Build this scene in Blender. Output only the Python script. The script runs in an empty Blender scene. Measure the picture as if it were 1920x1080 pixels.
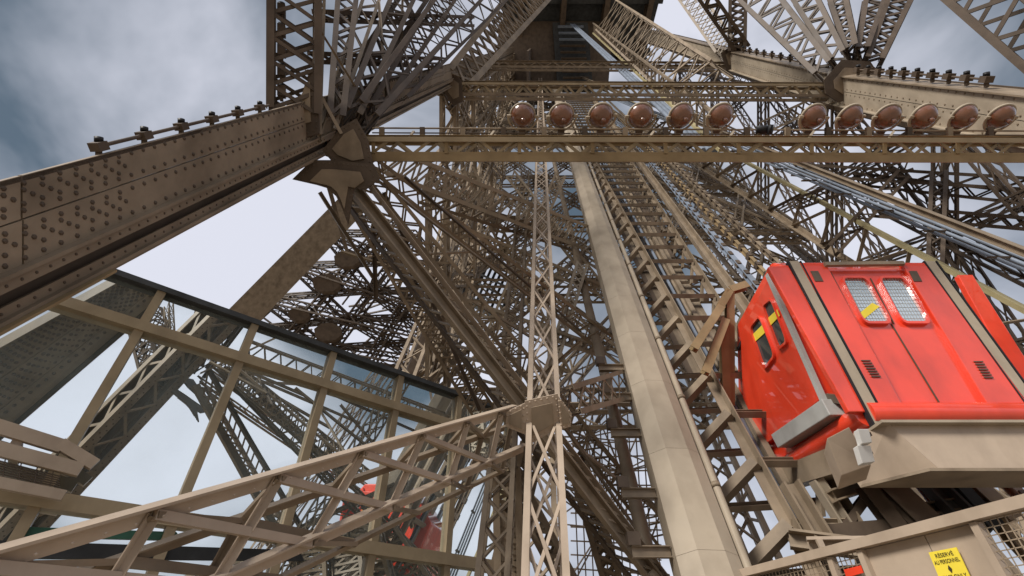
import bpy, bmesh, math, random
from mathutils import Vector, Matrix
random.seed(7)
V3 = Vector
# ------------------------------------------------------------------ camera, sky, sun, exposure
F = 900.0                                   # focal length in photograph pixels (1920 wide)
TH = math.atan2(900, 1100)                  # pitch: the zenith lies 1100 px above the picture centre
CT, ST = math.cos(TH), math.sin(TH)
EYE = 1.65
sc = bpy.context.scene
col = sc.collection
cam = bpy.data.cameras.new('camera'); camo = bpy.data.objects.new('camera', cam); col.objects.link(camo)
cam.sensor_width = 36; cam.lens = 36 * F / 1920; cam.clip_start = .05; cam.clip_end = 2000
camo.location = (0, 0, EYE); camo.rotation_euler = (math.pi / 2 + TH, 0, 0)
sc.camera = camo
SUN_EL, SUN_AZ = math.radians(40), math.radians(226)      # behind the camera, a little to the left
w = bpy.data.worlds.new('World'); sc.world = w; w.use_nodes = True
nt = w.node_tree; nt.nodes.clear(); N = nt.nodes.new; L = nt.links.new
out = N('ShaderNodeOutputWorld'); bg = N('ShaderNodeBackground'); L(bg.outputs[0], out.inputs[0])
sky = N('ShaderNodeTexSky'); sky.sky_type = 'NISHITA'; sky.sun_disc = False
sky.sun_elevation = SUN_EL; sky.sun_rotation = SUN_AZ; sky.dust_density = 3
tc = N('ShaderNodeTexCoord'); mp = N('ShaderNodeMapping'); mp.inputs['Location'].default_value = (4.445, 18.479, 5.091)
mp.inputs['Scale'].default_value = (1.5, 1.5, 2.2); L(tc.outputs['Generated'], mp.inputs[0])
n1 = N('ShaderNodeTexNoise'); n1.inputs['Scale'].default_value = 1.1; n1.inputs['Detail'].default_value = 6
n1.inputs['Roughness'].default_value = .5; n1.inputs['Distortion'].default_value = .35; L(mp.outputs[0], n1.inputs[0])
cr = N('ShaderNodeValToRGB'); L(n1.outputs['Fac'], cr.inputs[0])
cr.color_ramp.elements[0].position = .36; cr.color_ramp.elements[0].color = (.7, 1.0, 1.3, 1)
cr.color_ramp.elements[1].position = .58; cr.color_ramp.elements[1].color = (5.7, 5.8, 6.5, 1)
mx = N('ShaderNodeMix'); mx.data_type = 'RGBA'; mx.inputs['Factor'].default_value = .9
L(sky.outputs[0], mx.inputs['A']); L(cr.outputs[0], mx.inputs['B']); L(mx.outputs['Result'], bg.inputs[0])
bg.inputs[1].default_value = .1
sl = bpy.data.lights.new('sun', 'SUN'); sl.energy = 3.0; sl.angle = math.radians(15); sl.color = (1, .95, .88)
so = bpy.data.objects.new('sun', sl); col.objects.link(so)
so.rotation_euler = (math.pi / 2 - SUN_EL, 0, math.pi - SUN_AZ)
vs = sc.view_settings; vs.view_transform = 'Standard'; vs.look = 'None'; vs.gamma = 1; vs.exposure = .5
sc.cycles.caustics_reflective = False; sc.cycles.sample_clamp_indirect = 4

# ------------------------------------------------------------------ picture -> place
def c2w(x, y, z): return V3((x, z * CT - y * ST, z * ST + y * CT + EYE))
def P(px, py, z): return c2w((px - 960) / F * z, (540 - py) / F * z, z)
VX, VY = 1012.0, 75.0                        # where everything parallel to the leg's slope converges
def G(U, V, z): return c2w((VX - 960) / F * z + U, (540 - VY) / F * z - V, z)   # leg coordinates
def PV(px, py, V): return P(px, py, F * V / (py - VY))                         # on the sloping plane V
def PY(px, py, Y):                           # on an upright plane at distance Y
    dx, dy = (px - 960) / F, (540 - py) / F
    k = Y / (CT - dy * ST); return V3((dx * k, Y, (ST + dy * CT) * k + EYE))
def PX(px, py, X):
    dx, dy = (px - 960) / F, (540 - py) / F
    k = X / dx; return V3((X, (CT - dy * ST) * k, (ST + dy * CT) * k + EYE))
ADIR = (G(0, 0, 2) - G(0, 0, 1)).normalized()
VDIR = (G(0, 1, 1) - G(0, 0, 1)).normalized()
UDIR = V3((1, 0, 0))
def floor_z(V): return (CT * V - EYE) / ((540 - VY) / F * CT + ST)

# ------------------------------------------------------------------ materials
def paint(name, c, rough=.5, var=.25, grime=.35, metal=0, scale=1.0, coat=0):
    m = bpy.data.materials.new(name); m.use_nodes = True
    t = m.node_tree; b = t.nodes['Principled BSDF']; n = t.nodes.new; l = t.links.new
    g = n('ShaderNodeNewGeometry'); oi = n('ShaderNodeObjectInfo')
    a = n('ShaderNodeTexNoise'); a.inputs['Scale'].default_value = 2.2 * scale; a.inputs['Detail'].default_value = 8; a.inputs['Roughness'].default_value = .65
    l(g.outputs['Position'], a.inputs['Vector'])
    mp = n('ShaderNodeMapping'); mp.inputs['Scale'].default_value = (2.6, 2.6, 1.3); l(g.outputs['Position'], mp.inputs[0])
    s = n('ShaderNodeTexNoise'); s.inputs['Scale'].default_value = 1.1 * scale; s.inputs['Detail'].default_value = 5; l(mp.outputs[0], s.inputs['Vector'])
    r = n('ShaderNodeValToRGB'); l(a.outputs['Fac'], r.inputs[0])
    r.color_ramp.elements[0].position = .3; r.color_ramp.elements[1].position = .72
    r.color_ramp.elements[0].color = (*[x * (1 - var) for x in c], 1); r.color_ramp.elements[1].color = (*[min(1, x * (1 + var)) for x in c], 1)
    r2 = n('ShaderNodeValToRGB'); l(s.outputs['Fac'], r2.inputs[0])
    r2.color_ramp.elements[0].position = .28; r2.color_ramp.elements[0].color = (1 - grime, 1 - grime * 1.05, 1 - grime * 1.1, 1)
    r2.color_ramp.elements[1].position = .56; r2.color_ramp.elements[1].color = (1, 1, 1, 1)
    m1 = n('ShaderNodeMix'); m1.data_type = 'RGBA'; m1.blend_type = 'MULTIPLY'; m1.inputs['Factor'].default_value = 1
    l(r.outputs[0], m1.inputs['A']); l(r2.outputs[0], m1.inputs['B'])
    hs = n('ShaderNodeHueSaturation'); l(m1.outputs['Result'], hs.inputs['Color'])
    mr = n('ShaderNodeMapRange'); mr.inputs['To Min'].default_value = 1 - var * .6; mr.inputs['To Max'].default_value = 1 + var * .6
    l(oi.outputs['Random'], mr.inputs['Value']); l(mr.outputs[0], hs.inputs['Value'])
    l(hs.outputs[0], b.inputs['Base Color'])
    rr = n('ShaderNodeMapRange'); rr.inputs['To Min'].default_value = max(.03, rough - .15); rr.inputs['To Max'].default_value = min(1, rough + .2)
    l(a.outputs['Fac'], rr.inputs['Value']); l(rr.outputs[0], b.inputs['Roughness'])
    bp = n('ShaderNodeBump'); bp.inputs['Strength'].default_value = .12; bp.inputs['Distance'].default_value = .01
    l(s.outputs['Fac'], bp.inputs['Height']); l(bp.outputs[0], b.inputs['Normal'])
    b.inputs['Metallic'].default_value = metal; b.inputs['Specular IOR Level'].default_value = .5 if coat or metal else .22
    if coat: b.inputs['Coat Weight'].default_value = coat; b.inputs['Coat Roughness'].default_value = .025
    return m
M = dict(
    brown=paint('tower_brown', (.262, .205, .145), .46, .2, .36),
    dark=paint('dark_backlit_brown', (.105, .078, .057), .5, .2, .3),  # shade of backlit ironwork put into the colour; also used for dark fittings
    gold=paint('ochre_brown', (.29, .21, .115), .42, .15, .25),
    beige=paint('beige_paint', (.36, .30, .225), .5, .07, .22),
    pink=paint('pinkish_beige_paint', (.42, .335, .255), .42, .09, .22),
    tan=paint('tan_frame_paint', (.34, .27, .175), .45, .12, .2),
    red=paint('red_lift_paint', (.76, .055, .02), .34, .05, .24, coat=1),
    copper=paint('reddish_brown_lamp', (.17, .066, .032), .22, .15, .25, coat=.8),
    grey=paint('grey_metal', (.42, .42, .40), .4, .1, .2, .1),
    blue=paint('blue_grey_cable', (.20, .235, .29), .4, .15, .2),
    yellow=paint('yellow_paint', (.75, .60, .06), .45, .08, .15),
    rail=paint('pale_yellow_rail', (.40, .345, .19), .45, .1, .25),
    black=paint('black_rubber', (.02, .02, .022), .5, .1, .1),
    ink=paint('dark_ink', (.05, .04, .02), .6, .05, .05),
    soffit=paint('dark_soffit', (.055, .058, .06), .7),  # shade under the platform put into this near-black colour
    green=paint('green_edge', (.05, .15, .10), .4),
    white=paint('white_enamel', (.75, .75, .73), .35, .05, .15),
    ground=paint('pale_deck', (.33, .28, .22), .7, .12, .2),
)
def glassmat(name, tint, rough, metal):
    m = bpy.data.materials.new(name); m.use_nodes = True; b = m.node_tree.nodes['Principled BSDF']
    b.inputs['Base Color'].default_value = (*tint, 1); b.inputs['Roughness'].default_value = rough; b.inputs['Metallic'].default_value = metal
    n = m.node_tree.nodes.new; l = m.node_tree.links.new
    g = n('ShaderNodeNewGeometry'); a = n('ShaderNodeTexNoise'); a.inputs['Scale'].default_value = .35; l(g.outputs['Position'], a.inputs['Vector'])
    bp = n('ShaderNodeBump'); bp.inputs['Strength'].default_value = .02; bp.inputs['Distance'].default_value = .1; l(a.outputs['Fac'], bp.inputs['Height']); l(bp.outputs[0], b.inputs['Normal'])
    if name == 'reflective_glazing':
        df = n('ShaderNodeBsdfDiffuse'); df.inputs['Color'].default_value = (.62, .74, .73, 1); mxs = n('ShaderNodeMixShader')
        a2 = n('ShaderNodeTexNoise'); a2.inputs['Scale'].default_value = .9; a2.inputs['Detail'].default_value = 7; l(g.outputs['Position'], a2.inputs['Vector'])
        mr = n('ShaderNodeMapRange'); mr.inputs['From Min'].default_value = .3; mr.inputs['From Max'].default_value = .7; mr.inputs['To Min'].default_value = .06; mr.inputs['To Max'].default_value = .17
        l(a2.outputs['Fac'], mr.inputs['Value']); l(mr.outputs[0], mxs.inputs['Fac']); l(b.outputs[0], mxs.inputs[1]); l(df.outputs[0], mxs.inputs[2])
        l(mxs.outputs[0], m.node_tree.nodes['Material Output'].inputs['Surface'])
    return m
M['mirror'] = glassmat('reflective_glazing', (.93, .98, .97), .01, 1)
M['darkpane'] = glassmat('dark_window_glass', (.05, .06, .06), .04, .2)
M['pane'] = glassmat('window_glass', (.66, .72, .72), .04, .95)

# ------------------------------------------------------------------ shared profile meshes (unit length along z)
PROF = {
    'box': [(-.5, -.5), (.5, -.5), (.5, .5), (-.5, .5)],
    'angle': [(-.5, -.5), (.5, -.5), (.5, -.36), (-.36, -.36), (-.36, .5), (-.5, .5)],
    'ibeam': [(-.5, -.5), (.5, -.5), (.5, -.4), (.07, -.4), (.07, .4), (.5, .4), (.5, .5), (-.5, .5), (-.5, .4), (-.07, .4), (-.07, -.4), (-.5, -.4)],
    'channel': [(-.5, -.5), (.5, -.5), (.5, .5), (.36, .5), (.36, -.38), (-.36, -.38), (-.36, .5), (-.5, .5)],
    'pipe': [(.5 * math.cos(i * math.pi / 8), .5 * math.sin(i * math.pi / 8)) for i in range(16)],
    'facet': [(-.5, -.2), (-.18, -.5), (.26, -.5), (.5, -.3), (.5, .5), (-.5, .5)],
}
CACHE = {}
def unit(prof, mat):
    k = (prof, mat)
    if k not in CACHE:
        p = PROF[prof]; n = len(p)
        vs_ = [(x, y, 0) for x, y in p] + [(x, y, 1) for x, y in p]
        fs = [(i, (i + 1) % n, n + (i + 1) % n, n + i) for i in range(n)] + [tuple(range(n - 1, -1, -1)), tuple(range(n, 2 * n))]
        me = bpy.data.meshes.new(prof + '_bar'); me.from_pydata(vs_, [], fs); me.update()
        if prof == 'pipe':
            for f in me.polygons: f.use_smooth = len(f.vertices) == 4
        me.materials.append(M[mat]); CACHE[k] = me
    return CACHE[k]
def frame(p0, p1, up):
    d = p1 - p0; ln = d.length; z = d / ln; y = up - z * up.dot(z)
    if y.length < 1e-5: y = V3((1, .3, .2)) - z * V3((1, .3, .2)).dot(z)
    y.normalize(); x = y.cross(z)
    return x, y, z, ln
def link(o, parent=None):
    col.objects.link(o)
    if parent is not None:
        o.parent = parent
    return o
ORG = {}
def org(o):
    v = V3((0, 0, 0))
    while o is not None: v = v + o.location if o.type == 'EMPTY' or True else v; o = o.parent
    return v
def bar(parent, name, p0, p1, w_, t_, up=None, prof='box', mat='brown'):
    up = up or V3((0, 0, 1)); x, y, z, ln = frame(p0, p1, up)
    o = bpy.data.objects.new(name, unit(prof, mat))
    m = Matrix(((x.x * w_, y.x * t_, z.x * ln, p0.x), (x.y * w_, y.y * t_, z.y * ln, p0.y), (x.z * w_, y.z * t_, z.z * ln, p0.z), (0, 0, 0, 1)))
    link(o)
    if parent is not None: o.parent = parent; m = Matrix.Translation(-parent.location) @ m
    o.matrix_local = m
    return o
def sub(child, part):                     # hang a piece under a part of its thing
    child.parent = part; child.matrix_parent_inverse = part.matrix_basis.inverted(); return child
def tag(o, label, cat, group=None, kind=None):
    if label: o['label'] = label
    if cat: o['category'] = cat
    if group: o['group'] = group
    if kind: o['kind'] = kind
    return o
def thing(name, loc, label, cat, group=None):
    o = bpy.data.objects.new(name, None); o.location = loc; o.empty_display_size = .1
    link(o); return tag(o, label, cat, group)
class MB:                                     # collects boxes into ONE mesh
    def __init__(s): s.v = []; s.f = []
    def box(s, p0, p1, w_, t_, up=None, prof='box'):
        x, y, z, ln = frame(p0, p1, up or V3((0, 0, 1))); p = PROF[prof]; n = len(p); b = len(s.v)
        for q in (p0, p1): s.v += [q + x * (a * w_) + y * (c * t_) for a, c in p]
        s.f += [(b + i, b + (i + 1) % n, b + n + (i + 1) % n, b + n + i) for i in range(n)] + [tuple(b + n - 1 - i for i in range(n)), tuple(b + n + i for i in range(n))]
    def poly(s, pts, thick):                  # a plate from a polygon, given its thickness vector
        b = len(s.v); n = len(pts); s.v += list(pts) + [q + thick for q in pts]
        s.f += [tuple(b + i for i in range(n)), tuple(b + 2 * n - 1 - i for i in range(n))] + [(b + i, b + n + i, b + n + (i + 1) % n, b + (i + 1) % n) for i in range(n)]
    def dome(s, c, nrm, r, h=.45):
        nrm = nrm.normalized(); x = nrm.orthogonal().normalized(); y = nrm.cross(x); b = len(s.v)
        for rr, hh in ((1, 0), (.72, .7)):
            for i in range(6):
                a = i * math.pi / 3; s.v.append(c + (x * math.cos(a) + y * math.sin(a)) * r * rr + nrm * r * h * hh * 1.4)
        s.v.append(c + nrm * r * h * 1.4)
        for i in range(6):
            j = (i + 1) % 6; s.f += [(b + i, b + j, b + 6 + j, b + 6 + i), (b + 6 + i, b + 6 + j, b + 12)]
    def build(s, name, mat, parent=None, kind=None, bevel=0):
        o0 = parent.location if parent is not None else V3((0, 0, 0))
        if parent is not None and parent.parent is not None: o0 = parent.matrix_basis.translation + parent.parent.location
        me = bpy.data.meshes.new(name); me.from_pydata([tuple(v - o0) for v in s.v], [], s.f); me.update()
        bm = bmesh.new(); bm.from_mesh(me); bmesh.ops.recalc_face_normals(bm, faces=bm.faces)
        if bevel: bmesh.ops.bevel(bm, geom=bm.edges[:], offset=bevel, segments=2, affect='EDGES', profile=.5)
        bm.to_mesh(me); bm.free()
        me.materials.append(M[mat]); o = bpy.data.objects.new(name, me); link(o, parent)
        if kind: o['kind'] = kind
        return o
def lerp(a, b, t): return a + (b - a) * t
def plate(parent, name, pts, thick, mat, bevel=0):
    m = MB(); m.poly(pts, thick); return m.build(name, mat, parent, bevel=bevel)

def truss(name, label, p0, p1, wv, hv, n, chord=.06, lace=.03, pat='zig', mat='brown', cat='girder', group=None,
          wv1=None, hv1=None, single=True, chord_mat=None, faces='whWH', prof='angle', batten=False, t=None, lt=.4, lace_mat=None):
    """box lattice girder: four chords, lacing on the chosen faces (w = faces across wv, h = faces across hv)"""
    wv1 = wv1 or wv; hv1 = hv1 or hv; chord_mat = chord_mat or mat
    t = t or thing(name, p0, label, cat, group)
    C = {}
    for a in (-1, 1):
        for b in (-1, 1):
            q0 = p0 + wv * (a * .5) + hv * (b * .5); q1 = p1 + wv1 * (a * .5) + hv1 * (b * .5); C[a, b] = (q0, q1)
            z = (q1 - q0).normalized(); up = -hv * b
            o = bar(t, 'chord', q0, q1, chord * (1 if (a * b) else 1), chord, up, prof, chord_mat)
    mb = MB()
    fl = []
    if 'w' in faces: fl.append(((-1, -1), (1, -1), hv))
    if 'W' in faces: fl.append(((-1, 1), (1, 1), hv))
    if 'h' in faces: fl.append(((-1, -1), (-1, 1), wv))
    if 'H' in faces: fl.append(((1, -1), (1, 1), wv))
    for A, B, nn in fl:
        a0, a1 = C[A]; b0, b1 = C[B]
        def put(u, v_):
            if single: bar(t, 'lacing_bar', u, v_, lace, lace * lt, nn, 'box', lace_mat or mat)
            else: mb.box(u, v_, lace, lace * lt, nn)
        for i in range(n):
            s, e = i / n, (i + 1) / n
            if pat == 'zig':
                if i % 2: put(lerp(a0, a1, s), lerp(b0, b1, e))
                else: put(lerp(b0, b1, s), lerp(a0, a1, e))
            elif pat == 'x':
                put(lerp(a0, a1, s), lerp(b0, b1, e)); put(lerp(b0, b1, s) + nn.normalized() * lace * lt, lerp(a0, a1, e) + nn.normalized() * lace * lt)
            elif pat == 'n':
                put(lerp(a0, a1, s), lerp(b0, b1, e))
            if (batten or pat == 'n') and i: put(lerp(a0, a1, s), lerp(b0, b1, s))
    if not single and mb.v:
        mb.build('lacing', mat, t, 'stuff')
    return t
def flat_girder(mb, p0, p1, side, wd, n, ch=.1, lc=.05, nrm=None):   # plane lattice girder into a joined mesh
    nrm = nrm or V3((0, -1, 0)); s = side.normalized() * wd * .5
    mb.box(p0 + s, p1 + s, ch, ch, nrm); mb.box(p0 - s, p1 - s, ch, ch, nrm)
    for i in range(n):
        a, b = i / n, (i + 1) / n; sg = 1 if i % 2 else -1
        mb.box(lerp(p0, p1, a) + s * sg, lerp(p0, p1, b) - s * sg, lc, lc * .5, nrm)
def box_girder(mb, p0, p1, wv, hv, n, ch=.1, lc=.05):
    for sg in (-1, 1):
        flat_girder(mb, p0 + hv * .5 * sg, p1 + hv * .5 * sg, wv, wv.length, n, ch, lc, hv)
        s = wv.normalized() * wv.length * .5 * sg
        for i in range(n):
            a, b = i / n, (i + 1) / n; k = 1 if i % 2 else -1
            mb.box(lerp(p0, p1, a) + s + hv * .5 * k, lerp(p0, p1, b) + s - hv * .5 * k, lc, lc * .5, wv)

# ================================================================== THE SETTING
m = MB(); m.poly([V3((-300, -300, 0)), V3((300, -300, 0)), V3((300, 300, 0)), V3((-300, 300, 0))], V3((0, 0, -.3)))
g = m.build('ground', 'ground'); g['kind'] = 'structure'

# ================================================================== LEFT CORNER POST
ZJ1, ZJ2, ZJ3, ZJ4 = 6.9, 16.7, 28.0, 40.0
zl0, zl1 = -.2, 56
lp = thing('corner_post', G(-3.3, 1.2, zl0), 'massive riveted brown box post rising past the glass facade with a rod of small lamps', 'post')
def strip(name, U, Va, Vb, za, zb, th, mat, face='U'):
    """a plate of the post: face U = in the plane U (thickness th in U), face V = in the plane Va with Va..Vb read as U range"""
    if face == 'U': pts = [G(U, Va, za), G(U, Vb, za), G(U, Vb, zb), G(U, Va, zb)]; tv = UDIR * -th
    else: pts = [G(Va, U, za), G(Vb, U, za), G(Vb, U, zb), G(Va, U, zb)]; tv = VDIR * -th
    return plate(lp, name, pts, tv, mat)
zc = [zl0, 2.78, 6.9, 12, 17, 24, 32, 44, zl1]
for a, b in zip(zc, zc[1:]):
    strip('web_plate', -3.0, .785, 1.035, a + .006, b - .006, .03, 'brown')
    strip('web_plate', -2.992, 1.043, 1.30, a + .006, b - .006, .03, 'brown')
strip('flange', -2.93, 1.30, 1.325, zl0, zl1, .22, 'brown')
strip('flange_angle', -2.955, 1.325, 1.40, zl0, zl1, .02, 'brown')
strip('recessed_web', -3.10, 1.33, 1.58, zl0, zl1, .02, 'dark')  # shadow of the recess painted in by the darker brown
strip('lower_flange', -2.99, 1.575, 1.60, zl0, zl1, .2, 'brown')
strip('lower_flange_angle', -3.03, 1.51, 1.575, zl0, zl1, .02, 'brown')
strip('cover_plate', -2.95, 1.601, 1.62, zl0, 3.35, .3, 'gold')
strip('bottom_plate', 1.62, -3.2, -3.0, zl0, zl1, .02, 'brown', 'V'); strip('bottom_plate', 1.62, -3.75, -3.58, zl0, zl1, .02, 'brown', 'V')
strip('outer_web', -3.75, 1.03, 1.16, zl0, zl1, .03, 'brown'); strip('outer_web', -3.75, 1.48, 1.61, zl0, zl1, .03, 'brown')
for k in range(46):
    za = .2 + k * .36; zb_ = za + .36; f = k % 2
    bar(lp, 'lacing_bar', G(-3.74, 1.12 if f else 1.52, za), G(-3.74, 1.52 if f else 1.12, zb_), .06, .02, UDIR, 'box', 'brown')
    bar(lp, 'lacing_bar', G(-3.6 if f else -3.18, 1.61, za), G(-3.18 if f else -3.6, 1.61, zb_), .06, .02, VDIR, 'box', 'brown')
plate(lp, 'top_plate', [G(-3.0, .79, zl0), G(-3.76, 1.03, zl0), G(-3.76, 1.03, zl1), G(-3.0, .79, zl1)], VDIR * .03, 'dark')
rv = MB()
nU = UDIR
def rivrow(U, V, za, zb, dz, r=.0175, n=nU):
    z = za
    while z < zb:
        rv.dome(G(U, V, z), n, r); z += dz
for V in (.83, .99): rivrow(-3.0, V, .9, 6.6, .105)
for V in (1.085, 1.265): rivrow(-2.992, V, .9, 6.6, .105)
for V in (.83, .99): rivrow(-3.0, V, 7.2, 15, .16, .02)
for V in (1.085, 1.265): rivrow(-2.992, V, 7.2, 15, .16, .02)
for i, V in enumerate((.87, .91, .95)): rivrow(-3.0, V, .9 + .05 * (i % 2), 3.5, .105)
for i, V in enumerate((1.125, 1.165, 1.205)): rivrow(-2.992, V, .9 + .05 * (i % 2), 3.5, .105)
rivrow(-2.955, 1.365, .9, 6.6, .08, .011)
rivrow(-3.03, 1.545, .9, 6.6, .09, .011)
for i, U in enumerate((-3.05, -3.14, -3.62, -3.70)):
    z = 1 + .06 * (i % 2)
    while z < 8: rv.dome(G(U, 1.621, z), VDIR, .018); z += .14
rv.build('rivets', 'dark', lp, 'stuff')

# the rods of small flashing lamps
def lamp_row(pts, size, mat='dark', lab='', grp=''):
    for i, p in enumerate(pts):
        t = thing('flash_lamp', p, lab, 'lamp', grp)
        d = (pts[min(i + 1, len(pts) - 1)] - pts[max(i - 1, 0)]).normalized(); up = -VDIR
        h_ = bar(t, 'housing', p - d * size * .5, p + d * size * .5, size * .9, size * .7, up, 'box', mat)
        sub(bar(t, 'lens', p + up * size * .35, p + up * size * .75, size * .62, size * .62, d, 'pipe', 'black'), h_)
        bar(t, 'bracket', p - up * size * .9, p - up * size * .3, size * .35, size * .3, d, 'box', mat)
zs = [3.32 + .382 * i for i in range(6)]
pts = [G(-3.05, .735, z) for z in zs]
lamp_row(pts, .085, 'dark', 'small dark flash lamp on the rod along the riveted post beside the open sky', 'flash lamps on the riveted post')
rod = bar(None, 'lamp_rod', pts[0], pts[-1] + ADIR * .2, .028, .028, None, 'pipe', 'dark')
tag(rod, 'thin dark rod linking the small lamps on top of the riveted post', 'rod')

# ================================================================== RIGHT CORNER POST
R = [P(2550, 306, 5.2), P(2318, 278, ZJ1), P(1592, 168, ZJ2), P(1378, 112, ZJ3), P(1262, 78, 40), P(1200, 62, 52)]
rp = thing('corner_post', R[0], 'pale brown riveted post crossing the sky behind the row of round floodlights', 'post')
rr = MB(); rl = []
for i, (a, b) in enumerate(zip(R, R[1:])):
    d = (b - a).normalized(); h = V3((0, -.35, 1)); h = (h - d * h.dot(d)).normalized(); s = d.cross(h)
    if s.dot(a - V3((0, 0, EYE))) > 0: s = -s
    for nm, o0, o1, mt in (('web_plate', .46, .02, 'beige'), ('web_plate', .0, -.42, 'beige'), ('web_plate', -.44, -.62, 'brown')):
        q = [a + h * o0 + s * .4, a + h * o1 + s * .4, b + h * o1 + s * .4, b + h * o0 + s * .4]
        plate(rp, nm, q, -s * .04, mt)
    bar(rp, 'flange', a + h * .48 + s * .2, b + h * .48 + s * .2, .55, .035, h, 'box', 'brown')
    bar(rp, 'flange', a - h * .43 + s * .3, b - h * .43 + s * .3, .5, .03, h, 'box', 'beige')
    bar(rp, 'bottom_plate', a - h * .64 + s * .0, b - h * .64 + s * .0, .8, .03, h, 'box', 'dark')
    bar(rp, 'back_web', a - h * .08 - s * .4, b - h * .08 - s * .4, .03, 1.1, h, 'box', 'dark')
    n = int((b - a).length / .28)
    for o in (.4, .1, -.06, -.36):
        for k in range(n): rr.dome(lerp(a, b, (k + .5) / n) + h * o + s * .4, s, .03)
    rl.append((a, b, h, s))
rr.build('rivets', 'brown', rp, 'stuff')
a, b, h, s = rl[1]; L1 = [lerp(a, b, t) + h * .7 + s * .25 for t in [.42 + .0555 * i for i in range(10)]]
lamp_row(L1, .2, 'dark', 'dark flash lamp on the pale post right of the lattice fan', 'flash lamps on the pale post')
a, b, h, s = rl[2]; L2 = [lerp(a, b, t) + h * .7 + s * .25 for t in [.2 + .08 * i for i in range(9)]]
lamp_row(L2, .2, 'dark', 'dark flash lamp on the pale post left of the lattice fan', 'flash lamps beyond the lattice fan')
for q, lab in ((L1, 'dark rod linking lamps on the pale post right of the fan'), (L2, 'dark rod linking lamps on the pale post left of the fan')):
    tag(bar(None, 'lamp_rod', q[0], q[-1], .05, .05, None, 'pipe', 'dark'), lab, 'rod')

# ================================================================== CROSS TRUSSES between the posts
up = -VDIR
def cross(z, x0, x1, yt, yb, label, n, chord, lace, dp, mat, name='lattice_truss', pat='zig', single=True, lm=None):
    ym = (yt + yb) / 2; hh = (yb - yt) / F * z
    a, b = P(x0, ym, z), P(x1, ym + 3, z); hv = c2w(0, hh, 0) - c2w(0, 0, 0); dv = (c2w(0, 0, 1) - c2w(0, 0, 0)) * dp
    return truss(name, label, a, b, dv, hv, n, chord, lace, pat, mat, single=single, faces='hH', lace_mat=lm)
t1 = cross(ZJ1, 664, 2310, 263, 294, 'long ochre lattice truss carrying the row of round floodlights', 43, .05, .04, .30, 'gold', lm='tan')
z = ZJ1 - .2
for y0, y1, dz, mt, nm in ((256, 265, -.02, 'tan', 'top_flange'), (289, 302, -.02, 'gold', 'bottom_flange')):
    plate(t1, nm, [P(672, y0, z + dz), P(2310, y0 + 3, z + dz), P(2310, y1 + 3, z + dz), P(672, y1, z + dz)], c2w(0, 0, 1) * 0 + (c2w(0, 0, .03) - c2w(0, 0, 0)), mt)
for k in range(12):
    x = 700 + 137 * k; bar(t1, 'batten', P(x, 266, z + .02), P(x, 288, z + .02), .05, .02, V3((0, -1, 0)), 'box', 'gold')
t2 = cross(ZJ2, 866, 1556, 159, 181, 'slim pale lattice truss above the floodlights, under the dark soffit', 36, .085, .07, .4, 'brown', lm='tan')
plate(t2, 'top_flange', [P(866, 154, 16.4), P(1556, 157, 16.4), P(1556, 161, 16.4), P(866, 158, 16.4)], (c2w(0, 0, .06) - c2w(0, 0, 0)), 'tan')
cross(ZJ3, 914, 1372, 118, 128, 'far slim lattice truss just below the dark soffit', 30, .1, .05, .4, 'brown', single=False)

# service rail, conduit and floodlights on truss 1
zf = ZJ1 + .05
sr = thing('conduit_rail', P(700, 243, zf), 'thin pipe rail with brackets along the top of the floodlight truss', 'rail')
bar(sr, 'pipe', P(698, 240, zf), P(2000, 246, zf), .025, .025, None, 'pipe', 'brown')
bar(sr, 'pipe', P(698, 249, zf), P(2000, 254, zf), .02, .02, None, 'pipe', 'dark')
for k in range(16):
    x = 716 + 76 * k; bar(sr, 'bracket', P(x, 257, zf - .02), P(x, 239, zf - .02), .07, .05, V3((0, -1, 0)), 'box', 'dark' if k % 2 else 'brown')
for k in range(7):
    x = 770 + 150 * k; bar(sr, 'clip', P(x - 6, 262, zf - .25), P(x + 6, 246, zf - .1), .03, .02, V3((0, -1, 0)), 'box', 'beige')

def revolve(name, prof, mat, seg=28, parent=None, smooth=True):
    vs_ = []; fs = []; n = len(prof)
    for i in range(seg):
        a = 2 * math.pi * i / seg
        vs_ += [(r * math.cos(a), r * math.sin(a), h) for r, h in prof]
    for i in range(seg):
        j = (i + 1) % seg
        for k in range(n - 1): fs.append((i * n + k, j * n + k, j * n + k + 1, i * n + k + 1))
    me = bpy.data.meshes.new(name); me.from_pydata(vs_, [], fs); me.update()
    for f in me.polygons: f.use_smooth = smooth
    me.materials.append(M[mat]); o = bpy.data.objects.new(name, me); link(o, parent); return o
# floodlight: local +z is where it points
fl = thing('floodlight', (0, 0, 0), '', 'floodlight')
r_ = .178
revolve('bowl', [(.001, -.135), (.05, -.134), (.09, -.122), (.13, -.092), (.158, -.05), (r_, 0), (r_, .02), (r_ - .012, .02), (.14, -.04), (.001, -.08)], 'copper', 32, fl)
revolve('rim', [(r_ - .01, -.008), (r_ + .012, -.006), (r_ + .014, .022), (r_ - .01, .026), (r_ - .01, -.008)], 'beige', 32, fl)
revolve('rear_cap', [(.001, -.19), (.022, -.188), (.03, -.178), (.034, -.14), (.04, -.12), (.001, -.12)], 'copper', 20, fl)
revolve('front_glass', [(.001, .012), (r_ - .011, .012)], 'pane', 32, fl)
bar(fl, 'hinge_clamp', V3((-.03, .06, -.112)), V3((.03, .06, -.112)), .03, .02, V3((0, 0, 1)), 'box', 'copper')
mb = MB(); n = 14
for i in range(n):
    a0, a1 = math.pi * (1 + i / n), math.pi * (1 + (i + 1) / n)
    mb.box(V3((.215 * math.cos(a0), .215 * math.sin(a0), -.02)), V3((.215 * math.cos(a1), .215 * math.sin(a1), -.02)), .03, .012, V3((0, 0, 1)))
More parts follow.
